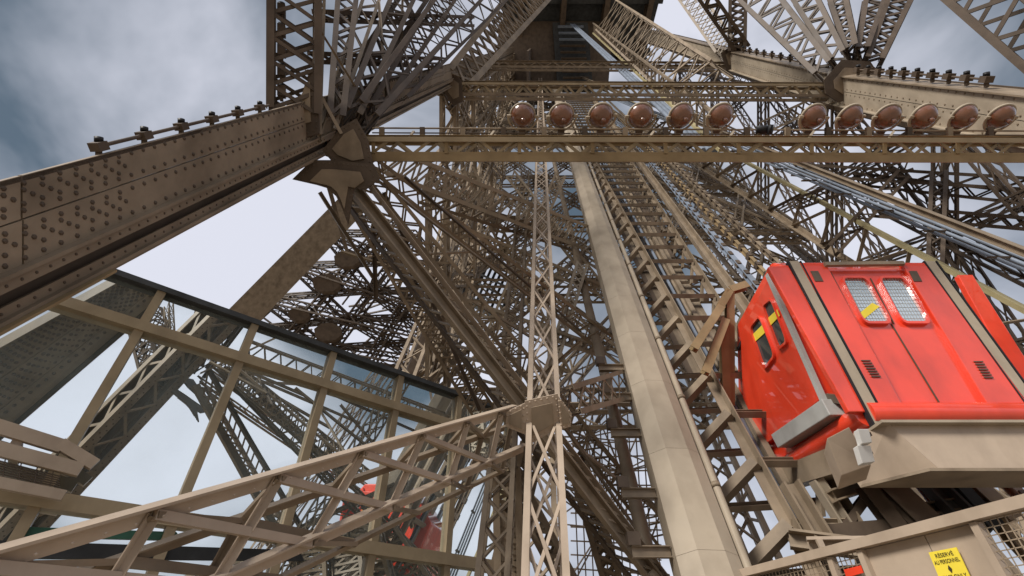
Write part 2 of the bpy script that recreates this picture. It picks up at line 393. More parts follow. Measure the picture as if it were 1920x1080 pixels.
mb.box(V3((-.23, 0, -.02)), V3((-.17, 0, -.02)), .035, .035); mb.box(V3((.17, 0, -.02)), V3((.23, 0, -.02)), .035, .035)
mb.build('yoke', 'beige', fl)
bar(fl, 'foot', V3((0, -.20, -.02)), V3((0, -.27, -.02)), .10, .06, V3((0, 0, 1)), 'box', 'dark')
bowl_ = [c for c in fl.children if c.name.startswith('bowl')][0]
for c in list(fl.children):
    if c.name.split('.')[0] in ('rim', 'rear_cap', 'front_glass', 'hinge_clamp'): sub(c, bowl_)
fwd = (c2w(-.12, .80, 1) - c2w(0, 0, 0)).normalized(); ux = V3((-1, 0, 0)); uy = fwd.cross(ux).normalized(); ux = uy.cross(fwd)
rot = Matrix((ux, uy, fwd)).transposed().to_euler()
xs = [980, 1053, 1127, 1201, 1277, 1351, 1525, 1593, 1664, 1732, 1806, 1876]
ordn = ['first', 'second', 'third', 'fourth', 'fifth', 'sixth']
for i, x in enumerate(xs):
    side = 'toward the left post' if i < 6 else 'beyond the small camera'
    lab = f'round copper brown floodlight on the ochre truss, {ordn[i % 6]} of the six ' + ('before the security camera' if i < 6 else 'past the security camera')
    if i == 0: o = fl
    else:
        o = fl.copy(); link(o)
        for ch in fl.children:
            c = ch.copy(); link(c, o)
            for g_ in ch.children: link(g_.copy(), c)
    o.location = P(x, 217 if i < 6 else 219, zf + .05); o.rotation_euler = (rot.x + random.uniform(-.09, .09), rot.y + random.uniform(-.1, .1), rot.z + random.uniform(-.06, .06)); tag(o, lab, 'floodlight', 'floodlights on the ochre truss')
cc = thing('security_camera', P(1425, 247, zf), 'small black security camera in the gap between the floodlights', 'camera')
bar(cc, 'body', P(1418, 243, zf), P(1444, 243, zf - .05), .12, .11, None, 'pipe', 'black')
bar(cc, 'lens_hood', P(1441, 243, zf - .06), P(1449, 243, zf - .09), .14, .14, None, 'pipe', 'black')
bar(cc, 'bracket', P(1422, 247, zf), P(1420, 258, zf), .04, .04, None, 'box', 'dark')

# ================================================================== JOINT of the left post: gussets
def gusset(label, polys, z, mat='brown', th=.03, zb=None, holes=0):
    pts = [P(x, y, zz) for x, y, zz in polys[0]]
    t = thing('gusset_plate', pts[0], label, 'gusset')
    rb = MB()
    for k_, pl in enumerate(polys):
        zm = sum(c[2] for c in pl) / len(pl) - .05 * k_; q = [P(x, y, zm) for x, y, zz in pl]
        nn = (q[1] - q[0]).cross(q[2] - q[0]).normalized()
        if nn.dot(q[0] - V3((0, 0, EYE))) > 0: nn = -nn
        plate(t, 'plate', q, -nn * th, mat)
        c_ = sum(q, V3()) / len(q); plate(t, 'cover_plate', [lerp(c_, v_, .62) + nn * .022 for v_ in q], -nn * .02, 'brown')
        for i in range(len(q)):
            a, b = q[i], q[(i + 1) % len(q)]; c = sum(q, V3()) / len(q); n = max(2, int((b - a).length / .07))
            for k in range(n): rb.dome(lerp(lerp(a, b, (k + .5) / n), c, .12), nn, .013)
    rb.build('rivets', mat, t, 'stuff'); return t
gusset('big folded gusset where the riveted post meets the ochre truss', [
    [(604, 282, 6.6), (640, 238, 6.6), (668, 222, 6.55), (690, 262, 6.55), (700, 312, 6.5), (665, 318, 6.45), (620, 300, 6.5)],
    [(510, 225, 6.0), (545, 190, 6.3), (588, 178, 6.5), (592, 250, 6.5), (575, 262, 6.3)],
    [(548, 336, 6.1), (585, 300, 6.2), (620, 300, 6.4), (700, 308, 6.5), (712, 335, 6.6), (684, 356, 6.6), (664, 352, 6.6), (652, 420, 6.6), (642, 392, 6.6), (630, 368, 6.6), (612, 352, 6.5), (592, 346, 6.4)],
    [(508, 236, 6.15), (518, 204, 6.15), (540, 200, 6.2), (562, 184, 6.3), (576, 158, 6.4), (582, 130, 6.4), (596, 130, 6.4), (598, 250, 6.4), (560, 262, 6.3)]], 6.6, 'dark')
gusset('gusset plates where the slim pale truss meets the left post', [
    [(832, 150, 16.5), (850, 138, 16.5), (866, 150, 16.4), (868, 190, 16.3), (850, 198, 16.3), (834, 176, 16.4)]], 16, 'dark')
gusset('dark gusset knot where the lattice fan meets the pale right post', [
    [(1545, 150, 16.4), (1578, 112, 16.4), (1632, 115, 16.4), (1650, 142, 16.4), (1618, 178, 16.2), (1572, 192, 16.2), (1548, 175, 16.3)]], 16, 'dark')
gusset('small gusset knot farther up the pale right post', [
    [(1352, 100, 27.6), (1372, 84, 27.6), (1396, 96, 27.6), (1390, 124, 27.5), (1362, 132, 27.5)]], 27, 'dark')

# ================================================================== LATTICE BRACES above: left wall and right wall of the leg
def brace(label, a, b, wpx, dpx, n, chord=.05, lace=.03, pat='zig', mat='brown', name='lattice_brace', single=True, group=None, wpx1=None, cm=None, prof='angle'):
    """box lattice brace between picture points at given depths; wpx its width (pixels at its start), dpx its depth in metres"""
    p0, p1 = P(*a), P(*b); d = (p1 - p0).normalized(); view = ((p0 + p1) / 2 - V3((0, 0, EYE))).normalized()
    s = d.cross(view).normalized(); v = s.cross(d).normalized()
    w0 = s * (wpx * a[2] / F); w1 = s * ((wpx1 or wpx) * b[2] / F)
    return truss(name, label, p0, p1, w0, v * dpx, n, chord, lace, pat, mat, wv1=w1, single=single, group=group, chord_mat=cm, prof=prof)
brace('upright lattice strut with lamp-hung edge rising from the riveted post into the sky', (560, 235, 6.2), (548, -120, 6.0), 84, .5, 9, .10, .04, 'zig', 'dark', batten=False) if False else None
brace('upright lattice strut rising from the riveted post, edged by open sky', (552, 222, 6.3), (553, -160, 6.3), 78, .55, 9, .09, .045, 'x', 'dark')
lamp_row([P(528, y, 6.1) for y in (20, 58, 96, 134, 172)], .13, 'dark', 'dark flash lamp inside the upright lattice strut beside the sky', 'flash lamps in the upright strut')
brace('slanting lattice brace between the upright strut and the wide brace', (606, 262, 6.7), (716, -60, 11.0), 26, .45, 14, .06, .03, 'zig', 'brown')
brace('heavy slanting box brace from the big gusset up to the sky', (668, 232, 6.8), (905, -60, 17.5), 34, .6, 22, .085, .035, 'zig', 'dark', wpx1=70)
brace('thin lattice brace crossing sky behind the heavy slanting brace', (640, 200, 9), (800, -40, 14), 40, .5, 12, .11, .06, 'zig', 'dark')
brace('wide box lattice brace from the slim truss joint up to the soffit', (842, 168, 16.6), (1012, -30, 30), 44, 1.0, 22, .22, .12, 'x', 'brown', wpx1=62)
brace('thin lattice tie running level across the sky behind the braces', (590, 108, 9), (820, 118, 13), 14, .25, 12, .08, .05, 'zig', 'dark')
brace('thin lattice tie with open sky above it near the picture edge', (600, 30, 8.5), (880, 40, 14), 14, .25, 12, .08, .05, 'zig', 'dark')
for k, (a, b) in enumerate([((575, 130, 6.4), (640, 250, 6.5)), ((590, 40, 6.4), (690, 200, 7.5)), ((710, 0, 9), (725, 190, 8)), ((755, -10, 11), (752, 130, 10)), ((600, 250, 6.4), (660, 60, 8))]):
    tag(bar(None, 'tie_bar', P(*a), P(*b), .05, .03, V3((0, -1, 0)), 'angle', 'brown'), 'single angle tie bar among the slanting lattice braces', 'bar', 'tie bars among the slanting braces')
for a, b, w0, w1, n_, lab in (((628, 246, 6.8), (655, -50, 9.5), 22, 34, 14, 'steep lattice brace rising from the big gusset next to the upright strut'),
        ((650, 236, 7.0), (775, -50, 12), 24, 40, 16, 'leaning lattice brace between steep brace and heavy box brace'),
        ((690, 226, 7.6), (850, -30, 15), 18, 36, 18, 'slim lattice brace along the left flank of the heavy box brace'),
        ((740, 190, 10), (965, -40, 24), 20, 34, 20, 'slim lattice brace between heavy box brace and wide soffit brace')):
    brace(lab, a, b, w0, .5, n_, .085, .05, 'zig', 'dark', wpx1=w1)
# lit upright box corner next to the strut
brace('pale narrow lattice column standing on the big gusset', (592, 258, 6.3), (603, -80, 6.9), 14, .18, 9, .04, .02, 'n', 'brown')
# right fan
RF = [((1552, 138, 16.5), (1412, -18, 21), 26, 50, 'leftmost lattice arm of the fan above the pale post joint'),
      ((1578, 118, 16.6), (1500, -20, 20), 20, 34, 'second lattice arm of the fan, leaning left above the joint'),
      ((1600, 105, 16.6), (1566, -20, 19), 14, 26, 'narrow upright lattice arm in the middle of the fan'),
      ((1612, 110, 16.6), (1646, -20, 19), 14, 34, 'lattice arm of the fan leaning slightly right above the joint'),
      ((1632, 128, 16.5), (1694, -20, 18), 22, 38, 'outermost right lattice arm of the fan against grey sky')]
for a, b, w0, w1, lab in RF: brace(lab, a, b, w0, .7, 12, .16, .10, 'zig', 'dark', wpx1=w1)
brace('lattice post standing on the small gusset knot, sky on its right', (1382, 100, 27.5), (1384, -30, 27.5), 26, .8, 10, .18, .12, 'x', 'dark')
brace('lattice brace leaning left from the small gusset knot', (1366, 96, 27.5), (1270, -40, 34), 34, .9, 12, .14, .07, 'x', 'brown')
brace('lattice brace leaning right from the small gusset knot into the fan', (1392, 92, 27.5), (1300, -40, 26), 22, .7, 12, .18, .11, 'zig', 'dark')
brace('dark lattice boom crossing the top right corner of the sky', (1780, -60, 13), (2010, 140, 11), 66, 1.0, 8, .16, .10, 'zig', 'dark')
brace('lattice strut below the fan, reaching down from the pale post joint', (1560, 180, 16.5), (1440, 235, 22), 22, .6, 9, .09, .045, 'x', 'brown')
# lit broad box lattice beside the upper track
brace('broad brown lattice box girder with crossed lacing beside the upper lift track', (1320, 172, 20), (1146, 36, 42), 92, 1.2, 15, .13, .10, 'x', 'brown', wpx1=58)

# ================================================================== SOFFIT of the upper platform
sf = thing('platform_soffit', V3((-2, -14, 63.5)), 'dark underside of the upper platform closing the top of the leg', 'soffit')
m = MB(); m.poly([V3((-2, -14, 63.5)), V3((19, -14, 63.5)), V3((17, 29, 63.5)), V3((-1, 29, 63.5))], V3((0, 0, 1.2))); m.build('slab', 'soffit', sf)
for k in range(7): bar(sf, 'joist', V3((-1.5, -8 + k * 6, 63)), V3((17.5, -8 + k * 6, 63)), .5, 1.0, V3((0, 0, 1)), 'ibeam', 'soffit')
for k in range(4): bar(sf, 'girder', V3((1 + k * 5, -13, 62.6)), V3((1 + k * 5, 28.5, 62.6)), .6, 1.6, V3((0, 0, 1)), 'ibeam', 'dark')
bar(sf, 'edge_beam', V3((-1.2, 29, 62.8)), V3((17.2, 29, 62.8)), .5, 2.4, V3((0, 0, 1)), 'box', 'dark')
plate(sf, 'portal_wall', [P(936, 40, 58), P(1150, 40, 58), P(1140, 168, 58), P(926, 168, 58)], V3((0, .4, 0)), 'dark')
plate(sf, 'shaft_shade_plate', [P(1036, 42, 57), P(1102, 42, 57), P(1112, 168, 57), P(1046, 168, 57)], V3((0, .3, 0)), 'soffit')  # solid dark plate standing in for the shade inside the lift shaft
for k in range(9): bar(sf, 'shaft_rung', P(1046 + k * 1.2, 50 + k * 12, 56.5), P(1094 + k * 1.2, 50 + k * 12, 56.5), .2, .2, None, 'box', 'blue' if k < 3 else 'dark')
# side skirts of the lift opening
plate(sf, 'shaft_side', [G(-1.0, 1.0, 44), G(-1.0, 7, 44), G(-1, 7, 60), G(-1, 1.0, 60)], UDIR * -.2, 'dark')

# ================================================================== LIFT TRACK
TV = 6.0
def line(x0, y0, x1, y1, V, ext=True):
    """line through two picture points on the sloping plane V, run on from the ground up to the soffit"""
    a, b = PV(x0, y0, V), PV(x1, y1, V); d = (a - b).normalized()       # a = far (small y)
    if not ext: return b, a
    lo = b - d * ((b.z) / d.z); hi = b + d * ((61 - b.z) / d.z)
    return lo, hi
# big faceted pale column
cl = thing('faceted_column', line(1085, 300, 1330, 1080, 5.7)[0], 'smooth pale beige faceted column running up beside the lift track', 'column')
c0, c1 = line(1082, 300, 1331, 1080, 5.7)
nseg = 46; cwid = .655
for i in range(nseg):
    a, b = lerp(c0, c1, i / nseg), lerp(c0, c1, (i + 1) / nseg); d = (b - a).normalized()
    bar(cl, 'casing_panel', a + d * .002, b - d * .002, cwid, .42, VDIR, 'facet', 'beige')
bar(cl, 'core', c0 + VDIR * .03, c1 + VDIR * .03, cwid * .97, .40, VDIR, 'facet', 'beige')
pp = line(1103, 300, 1408, 1080, 5.6)
pt_ = thing('drain_pipe', pp[0], 'slim round beige pipe clipped along the pale faceted column', 'pipe')
dp_ = bar(pt_, 'pipe', pp[0], pp[1], .10, .10, None, 'pipe', 'beige')
for k in range(40):
    q = lerp(pp[0], pp[1], (k + .3) / 40); d = (pp[1] - pp[0]).normalized(); sub(bar(pt_, 'collar', q, q + d * .07, .125, .125, None, 'pipe', 'brown'), dp_)
# brackets left of the column
for k, y in enumerate((812, 925, 1035, 745, 690)):
    x = 1012 + (y - 75) * .212; q = PV(x, y, 5.75)
    t = thing('column_bracket', q, 'short steel bracket reaching out from the left side of the pale faceted column', 'bracket', 'brackets on the faceted column')
    bar(t, 'arm', q + V3((-.18, 0, 0)), q + V3((.25, 0, 0)), .09, .12, V3((0, 0, 1)), 'ibeam', 'brown')
    bar(t, 'bearing_plate', q + V3((-.15, 0, .06)), q + V3((-.15, 0, .20)), .14, .12, V3((0, 1, 0)), 'box', 'dark')
# a second narrower pipe rising behind the brackets
q0, q1 = line(1045, 330, 1205, 1000, 6.6)
tag(bar(None, 'stand_pipe', q0, q1, .2, .2, None, 'pipe', 'brown'), 'brown stand pipe behind the brackets of the pale column', 'pipe')
tr = thing('lift_track', line(1110, 300, 1520, 1047, TV)[0], 'ladder-like inclined lift track with beige rungs and side frames', 'track')
s1 = line(1112, 300, 1515, 1047, TV - .1); s2 = line(1186, 310, 1352, 577, TV - .1); s0 = line(1222, 632, 1361, 973, TV + .45)
s3 = line(1150, 305, 1445, 860, TV + .35)
for s, w_, h_, pr, mt in ((s1, .15, .15, 'angle', 'brown'), (s2, .12, .16, 'angle', 'brown'), (s0, .12, .16, 'box', 'brown'), (s3, .10, .14, 'box', 'brown')):
    bar(tr, 'stringer', s[0], s[1], w_, h_, -VDIR, pr, mt)
def at_z(s, zz):       # point of a line at a given camera depth
    def dep(p): return p.y * CT + (p.z - EYE) * ST
    a, b = dep(s[0]), dep(s[1]); return lerp(s[0], s[1], (zz - a) / (b - a))
zz = 4.1
while zz < 52:
    a = at_z(s1, zz); b = at_z(s2, zz); c = at_z(s0, zz); e = at_z(s3, zz)
    bar(tr, 'rung', a + UDIR * .05, b, .14, .10, -VDIR, 'channel', 'brown')
    bar(tr, 'side_rung', a, c, .12, .16, ADIR, 'box', 'brown')
    if zz < 30:
        bar(tr, 'side_strut', b + VDIR * .02, b + VDIR * .45 - ADIR * .35 - UDIR * .12, .12, .05, UDIR, 'box', 'brown')
    if zz < 14: bar(tr, 'inner_rung', lerp(c, e, .1) + VDIR * .1, e + VDIR * .1 + UDIR * .6, .13, .08, -VDIR, 'channel', 'brown')
    zz += .87 if zz < 30 else 1.3
# decking slats behind the rungs
for k in range(11):
    f = (k + .5) / 11
    a0 = lerp(at_z(s1, 9.5), at_z(s2, 9.5), f) + VDIR * .75; a1 = lerp(at_z(s1, 52), at_z(s2, 52), f) + VDIR * .75
    d = a1 - a0; g0 = 0
    while g0 < 1:
        ln = random.uniform(.08, .22); g1 = min(1, g0 + ln)
        bar(tr, 'slat', a0 + d * g0, a0 + d * (g1 - random.uniform(.001, .006)), .115, .04, -VDIR, 'box', 'dark' if random.random() < .55 else 'brown'); g0 = g1
# dark cable tray in the track
for k, (x, mt) in enumerate(((.34, 'black'), (.44, 'blue'), (.54, 'brown'))):
    a0 = lerp(at_z(s1, 3.8), at_z(s2, 3.8), x) + VDIR * .5; a1 = lerp(at_z(s1, 45), at_z(s2, 45), x) + VDIR * .5
    bar(tr, 'cable', a0, a1, .08, .08, None, 'pipe', mt)
# right hand running rails with racks of blocks
for nm, (x0, y0, x1, y1), V, wd, mt, lab, teeth in (
        ('running_rail', (1200, 305, 1385, 560), 6.0, .26, 'brown', 'broad brown running rail right beside the ladder rungs of the track', 0),
        ('running_rail', (1222, 305, 1420, 540), 6.05, .14, 'blue', 'grey toothed rail between the broad rail and the rusty rail', 1),
        ('running_rail', (1240, 305, 1440, 520), 6.1, .10, 'gold', 'rusty ochre rail with bolted blocks above the red cabin', 1),
        ('running_rail', (1262, 305, 1465, 500), 6.15, .12, 'brown', 'outer brown rail of the lift track leading to the cabin roof', 1)):
    a, b = line(x0, y0, x1, y1, V); t = thing(nm, a, lab, 'rail')
    bar(t, 'rail', a, b, wd, .14, -VDIR, 'ibeam' if teeth else 'channel', mt)
    if teeth:
        d = (b - a).normalized(); n = int((b - a).length / .62)
        for k in range(6, min(n, 70)): bar(t, 'block', a + d * (k * .62), a + d * (k * .62 + .2), .1, .2, -VDIR, 'box', 'dark')

# ================================================================== CENTRAL INCLINED LATTICE POST with gusset
PVv = 4.3
def pl(x, y): return PV(x, y, PVv)
a0, a1 = line(1022, 1080, 1013.5, 480, PVv) if False else (None, None)
lo = PV(1024, 1250, PVv); hi = PV(1013, 150, PVv)
dd = (hi - lo).normalized(); lo = lo - dd * (lo.z / dd.z)
truss('lattice_post', 'slender pale lattice post with a riveted plate, standing left of the column', lo, hi, UDIR * .315, VDIR * -.42, 56, .058, .03, 'x', 'pink', 'post', chord_mat='pink')
zg = F * PVv / 720 - .28
gusset('riveted pinkish plate joining the lattice post and the sloping truss', [
    [(984, 752, zg), (1046, 738, zg), (1052, 800, zg), (985, 838, zg)], [(950, 772, zg + .05), (984, 756, zg + .05), (985, 815, zg + .05), (948, 800, zg + .05)],
    [(1046, 742, zg + .05), (1072, 775, zg + .05), (1070, 800, zg + .05), (1052, 805, zg + .05)]], zg, 'pink', .02)
# second lattice post behind it, to the left
lo2 = PV(912, 1250, 5.6); hi2 = PV(985, 330, 5.6); dd = (hi2 - lo2).normalized(); lo2 = lo2 - dd * (lo2.z / dd.z)
truss('lattice_post', 'slender lattice post behind the riveted plate, its left neighbour', lo2, hi2, UDIR * .30, VDIR * -.35, 50, .06, .032, 'x', 'brown', 'post')

# ================================================================== SLOPING TRUSS (two pinkish rails with N lacing) in front of the glass
def zc_(x): return 1 / (1 / 5.5 + (985 - x) * (1 / 2.65 - 1 / 5.5) / 545)     # depth falls off evenly along the truss
def up_(x): return P(x, 775 + (940 - x) * .2925, zc_(x))
def lo_(x): return P(x, 840 + (985 - x) * .445, zc_(x))
st = thing('sloping_truss', up_(-150), 'pinkish beige sloping truss with N lacing rising across the glass to the riveted plate', 'truss')
back = V3((.10, .62, .12))
def chord2(nm, f, xa, xb, off, mat, w_=.10, h_=.07):
    bar(st, nm, f(xa) + off, f(xb) + off, h_, w_, (lo_(500) - up_(500)), 'angle', mat)
Z0 = V3((0, 0, 0))
chord2('chord', up_, -260, 965, Z0, 'pink'); chord2('chord', lo_, -100, 985, Z0, 'pink')
chord2('chord', up_, -260, 930, back, 'brown', .07, .06); chord2('chord', lo_, -100, 930, back, 'brown', .06, .05)
tops = [940, 877, 793, 680, 523, 290, -40]; bots = [920, 843, 733, 583, 400, 130, -250]
for i in range(7):
    for off, mt in ((Z0, 'pink'),) if 1 < i < 5 else ((Z0, 'pink'), (back, 'brown')):
        bar(st, 'lacing_post', up_(tops[i]) + off, lo_(bots[i]) + off, .05, .035, V3((0, -1, 0)), 'angle', mt)
        if i > 1: bar(st, 'lacing_bar', up_(tops[i]) + off, lo_(bots[i - 2]) + off, .05, .03, V3((0, -1, 0)), 'box', mt)
    bar(st, 'cross_bar', up_(tops[i]), up_(tops[i]) + back, .05, .03, V3((0, 0, 1)), 'angle', 'brown')
    bar(st, 'cross_bar', lo_(bots[i]), lo_(bots[i]) + back, .05, .03, V3((0, 0, 1)), 'angle', 'brown')
    if i: bar(st, 'cross_bar', up_(tops[i]) + back, up_(tops[i - 1]), .04, .025, V3((0, 0, 1)), 'angle', 'brown')
rb = MB()
tv_ = (lo_(500) - up_(500)).normalized(); fn = (up_(600) - up_(400)).normalized().cross(tv_).normalized(); fn = fn if fn.y < 0 else -fn
for f, x0_, x1_ in ((up_, -100, 940), (lo_, 100, 960)):
    n_ = int((f(x1_) - f(x0_)).length / .11)
    for k in range(n_): rb.dome(lerp(f(x0_), f(x1_), k / n_) + fn * .051, fn, .007)
rb.build('rivets', 'pink', st, 'stuff')
brace('short lattice arm from the riveted plate up to the pale column', (1052, 757, 5.6), (1162, 724, 8.6), 46, .35, 6, .07, .035, 'x', 'brown', wpx1=48)

# ================================================================== BIG DIAGONALS from the joint downwards
DG = thing('diagonal_brace', P(632, 318, 6.7), 'heavy brown diagonal brace from the big gusset down behind the riveted plate', 'brace')
def dbar(a, b, w_, t_, prof='box', mat='brown', nm='chord', upv=None): return bar(DG, nm, P(*a), P(*b), w_, t_, upv or V3((0, -1, .3)), prof, mat)
dbar((632, 312, 6.7), (1010, 800, 6.1), .17, .10, 'channel', 'brown'); dbar((1010, 800, 6.1), (1262, 1130, 5.8), .18, .10, 'channel', 'brown')
dbar((668, 312, 6.8), (1042, 800, 6.25), .05, .12, 'angle', 'pink'); dbar((1042, 800, 6.25), (1290, 1130, 5.9), .06, .12, 'angle', 'pink')
dbar((622, 340, 7.2), (962, 790, 6.7), .08, .10, 'angle', 'dark'); dbar((962, 790, 6.7), (1220, 1130, 6.3), .08, .10, 'angle', 'dark')
for k in range(36):
    f = k / 36; g_ = (k + 1) / 36
    a = (lerp(640, 1262, f), lerp(325, 1130, f), 6.75 - .95 * f); b = (lerp(668, 1290, g_), lerp(318, 1125, g_), 6.85 - .95 * g_)
    a2 = (lerp(622, 1220, f), lerp(340, 1130, f), 7.2 - .9 * f); b2 = (lerp(640, 1262, g_), lerp(325, 1130, g_), 6.75 - .95 * g_)
    dbar(a, b, .035, .02, 'box', 'pink' if k % 3 else 'brown', 'lacing_bar'); dbar(a2, b2, .04, .02, 'box', 'brown', 'lacing_bar')
brace('long slim lattice brace beside the heavy diagonal, on its right', (690, 318, 7.4), (1240, 1000, 8.2), 22, .35, 40, .055, .028, 'zig', 'brown', wpx1=36)
brace('second slim lattice brace fanning right from the big gusset', (705, 312, 8), (1130, 640, 11), 22, .4, 30, .06, .03, 'zig', 'brown', wpx1=34)
brace('thin steep lattice brace dropping left of the heavy diagonal', (640, 345, 7.5), (905, 770, 8.5), 20, .35, 24, .05, .028, 'x', 'brown', wpx1=40)
brace('pale lattice strut crossing below the ochre truss toward the column', (712, 296, 9.5), (1085, 440, 15), 44, .7, 20, .085, .045, 'n', 'beige', wpx1=40)
brace('lower pale lattice strut parallel to the crossing strut', (800, 372, 12), (1080, 458, 16), 22, .6, 14, .085, .045, 'n', 'brown', wpx1=24)
for a, b, lab in (((880, 320, 14), (1060, 700, 14), 'fine lattice stay dropping toward the riveted plate from the ochre truss'), ((1050, 330, 16), (880, 720, 15), 'fine lattice stay crossing behind the slender lattice post'),
        ((960, 330, 17), (1140, 560, 15), 'fine lattice stay running behind the pale column top'), ((830, 420, 13), (1120, 540, 13), 'fine lattice tie lying across the middle of the web'), ((840, 560, 12), (1130, 660, 12), 'fine lattice tie lower in the web, left of the column'), ((1090, 500, 13), (1000, 800, 11), 'fine lattice stay leaning between lattice post and column')):
    brace(lab, a, b, 18, .35, 22, .075, .045, 'x', 'beige')
TB = [((610, 330, 7), (650, 470, 9)), ((700, 330, 7.5), (1000, 560, 9)), ((760, 330, 8), (1090, 620, 10)), ((650, 360, 7.5), (880, 600, 8.5)), ((600, 360, 7.4), (700, 520, 8)),
      ((690, 480, 8), (900, 470, 9)), ((720, 360, 7.6), (900, 770, 8)), ((640, 470, 8), (800, 520, 8.5)), ((760, 520, 8.5), (960, 700, 9)), ((820, 640, 8.4), (930, 800, 8)),
      ((1060, 800, 6.5), (1200, 1000, 8)), ((1075, 830, 7), (1235, 960, 8.5)), ((1090, 640, 9), (1000, 720, 9)), ((880, 560, 9), (1010, 640, 9)), ((700, 420, 8), (705, 560, 8)), ((830, 560, 8.6), (835, 720, 8.6))]
for a, b in TB: tag(bar(None, 'tie_bar', P(*a), P(*b), .065, .045, V3((0, -1, 0)), 'angle', random.choice(['brown', 'brown', 'pink', 'dark'])), 'single angle tie bar crossing the web of diagonals below the ochre truss', 'bar', 'tie bars among the lower diagonals')

# ================================================================== WALLS OF THE LEG (receding lattice)
def lattice_wall(name, label, f, ss, ts, wv, wd, ch, lc, mat, pitch, dia=True, skip=()):
    t = thing(name, f(ss[0], ts[0]), label, 'lattice')
    for s in ss:
        mb = MB()
        for a, b in zip(ts, ts[1:]): p, q = f(s, a), f(s, b); box_girder(mb, p, q, (f(ss[1], a) - f(ss[0], a)).normalized() * wd, wv * wd, max(2, int((q - p).length / pitch)), ch, lc)
        mb.build('post', mat, t)
    for j, b in enumerate(ts):
        for i, (s0_, s1_) in enumerate(zip(ss, ss[1:])):
            mb = MB(); p, q = f(s0_, b), f(s1_, b); box_girder(mb, p, q, ADIR * wd, wv * wd, max(2, int((q - p).length / pitch)), ch, lc); mb.build('strut', mat, t)
            if dia and j + 1 < len(ts) and (i, j) not in skip:
                for u, v_ in (((s0_, b), (s1_, ts[j + 1])), ((s1_, b), (s0_, ts[j + 1]))):
                    p, q = f(*u), f(*v_); d = (q - p).normalized(); mb = MB()
                    box_girder(mb, p, q, d.cross(wv).normalized() * wd * .8, wv * wd * .8, max(2, int((q - p).length / pitch)), ch * .8, lc); mb.build('brace', mat, t)
    return t
lattice_wall('leg_lattice', 'receding brown lattice of posts and crossed braces behind the lift track', lambda U, z: G(U, 11.5, z), [-4.5, 0, 4.8, 9.6, 14], [8, 15, 22, 30, 39, 50, 60], VDIR, .7, .12, .07, 'brown', .8, skip=((0, 0), (1, 0), (2, 0)))
lattice_wall('leg_lattice', 'receding left lattice panels between the heavy diagonal and the column', lambda V, z: G(-3.4, V, z), [4.4, 8, 11.5], [16, 23, 31, 40, 50, 60], UDIR, .6, .11, .06, 'brown', .8)
lattice_wall('leg_lattice', 'narrow receding lattice panels below the slim truss joint near the soffit', lambda V, z: G(-3.3, V, z), [1.9, 4.2], [17.5, 22, 27, 33, 40, 48, 58], UDIR, .5, .12, .07, 'brown', .7)
lattice_wall('leg_lattice', 'upper lattice panels of the leg below the soffit behind the floodlights', lambda U, z: G(U, 6.8, z), [-3.3, -.4, 2.2], [32, 38, 45, 53, 60], VDIR, .5, .14, .08, 'brown', .8)
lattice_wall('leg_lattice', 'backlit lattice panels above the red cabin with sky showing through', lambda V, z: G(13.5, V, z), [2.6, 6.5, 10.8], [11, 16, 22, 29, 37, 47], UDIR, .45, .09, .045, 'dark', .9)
lattice_wall('leg_lattice', 'inner lattice panels right of the ladder track under the ochre truss', lambda U, z: G(U, 8.2, z), [5.4, 8.2, 11], [20, 26, 33, 41, 50], VDIR, .4, .10, .05, 'brown', .6)

# right hand handrail truss, cables
a, b = line(1410, 310, 1920, 580, 6.0); a2, b2 = line(1338, 328, 1560, 470, 7.3)
hr = thing('walkway_truss', a, 'walkway truss with a pale yellow top rail passing above the red cabin', 'truss')
bar(hr, 'top_rail', a, b, .16, .12, -VDIR, 'box', 'rail'); bar(hr, 'bottom_chord', a2, b2, .2, .16, -VDIR, 'angle', 'brown')
for k in range(22):
    z_ = 7 + k * 1.7; p, q, q2 = at_z((a, b), z_), at_z((a2, b2), z_), at_z((a2, b2), z_ + 1.7)
    bar(hr, 'web_post', p, q, .13, .08, ADIR, 'angle', 'brown'); bar(hr, 'web_diagonal', p, q2, .15, .07, ADIR, 'angle', 'dark' if k % 2 else 'brown')
cb = thing('cable_bundle', line(1425, 298, 1920, 492, 5)[0], 'bundle of blue grey cables running above the yellow rail', 'cables')
for k in range(4):
    a, b = line(1425 + 6 * k, 300 - 3 * k, 1920, 506 - 11 * k, 5.0); bar(cb, 'cable', a, b, .085, .085, None, 'pipe', 'blue')
a, b = line(1425, 312, 1920, 520, 5.1)
for k in range(16):
    z_ = 8 + k * 1.5; p = at_z((a, b), z_); bar(cb, 'clamp', p - VDIR * .12, p - VDIR * .12 + UDIR * .5, .1, .05, -VDIR, 'box', 'dark')
a, b = line(1560, 330, 1920, 472, 4.4); tag(bar(None, 'guide_rail', a, b, .17, .15, -VDIR, 'ibeam', 'brown'), 'plain brown guide rail above the blue grey cables', 'rail')
a, b = line(1082, 92, 1262, 218, 3.4)
ub = thing('cable_tray', a, 'blue grey cable tray slanting up toward the dark soffit', 'cable tray')
p0, p1 = P(1330, 282, 15.5), P(1074, 46, 54)
for k in (-1, 0, 1): bar(ub, 'cable', p0 + UDIR * k * .2, p1 + UDIR * k * .2, .17, .17, None, 'pipe', 'blue')
p0, p1 = P(1352, 282, 15), P(1112, 62, 48)
ul = thing('walkway_edge', p0, 'pale edge rail with balusters beside the blue grey tray', 'railing')
bar(ul, 'rail', p0, p1, .14, .1, -VDIR, 'box', 'rail'); bar(ul, 'rail', p0 - VDIR * 1.0, p1 - VDIR * 1.0, .1, .1, -VDIR, 'box', 'brown')
for k in range(44): q = lerp(p0, p1, k / 44); bar(ul, 'baluster', q, q - VDIR * 1.0, .07, .05, ADIR, 'box', 'brown')
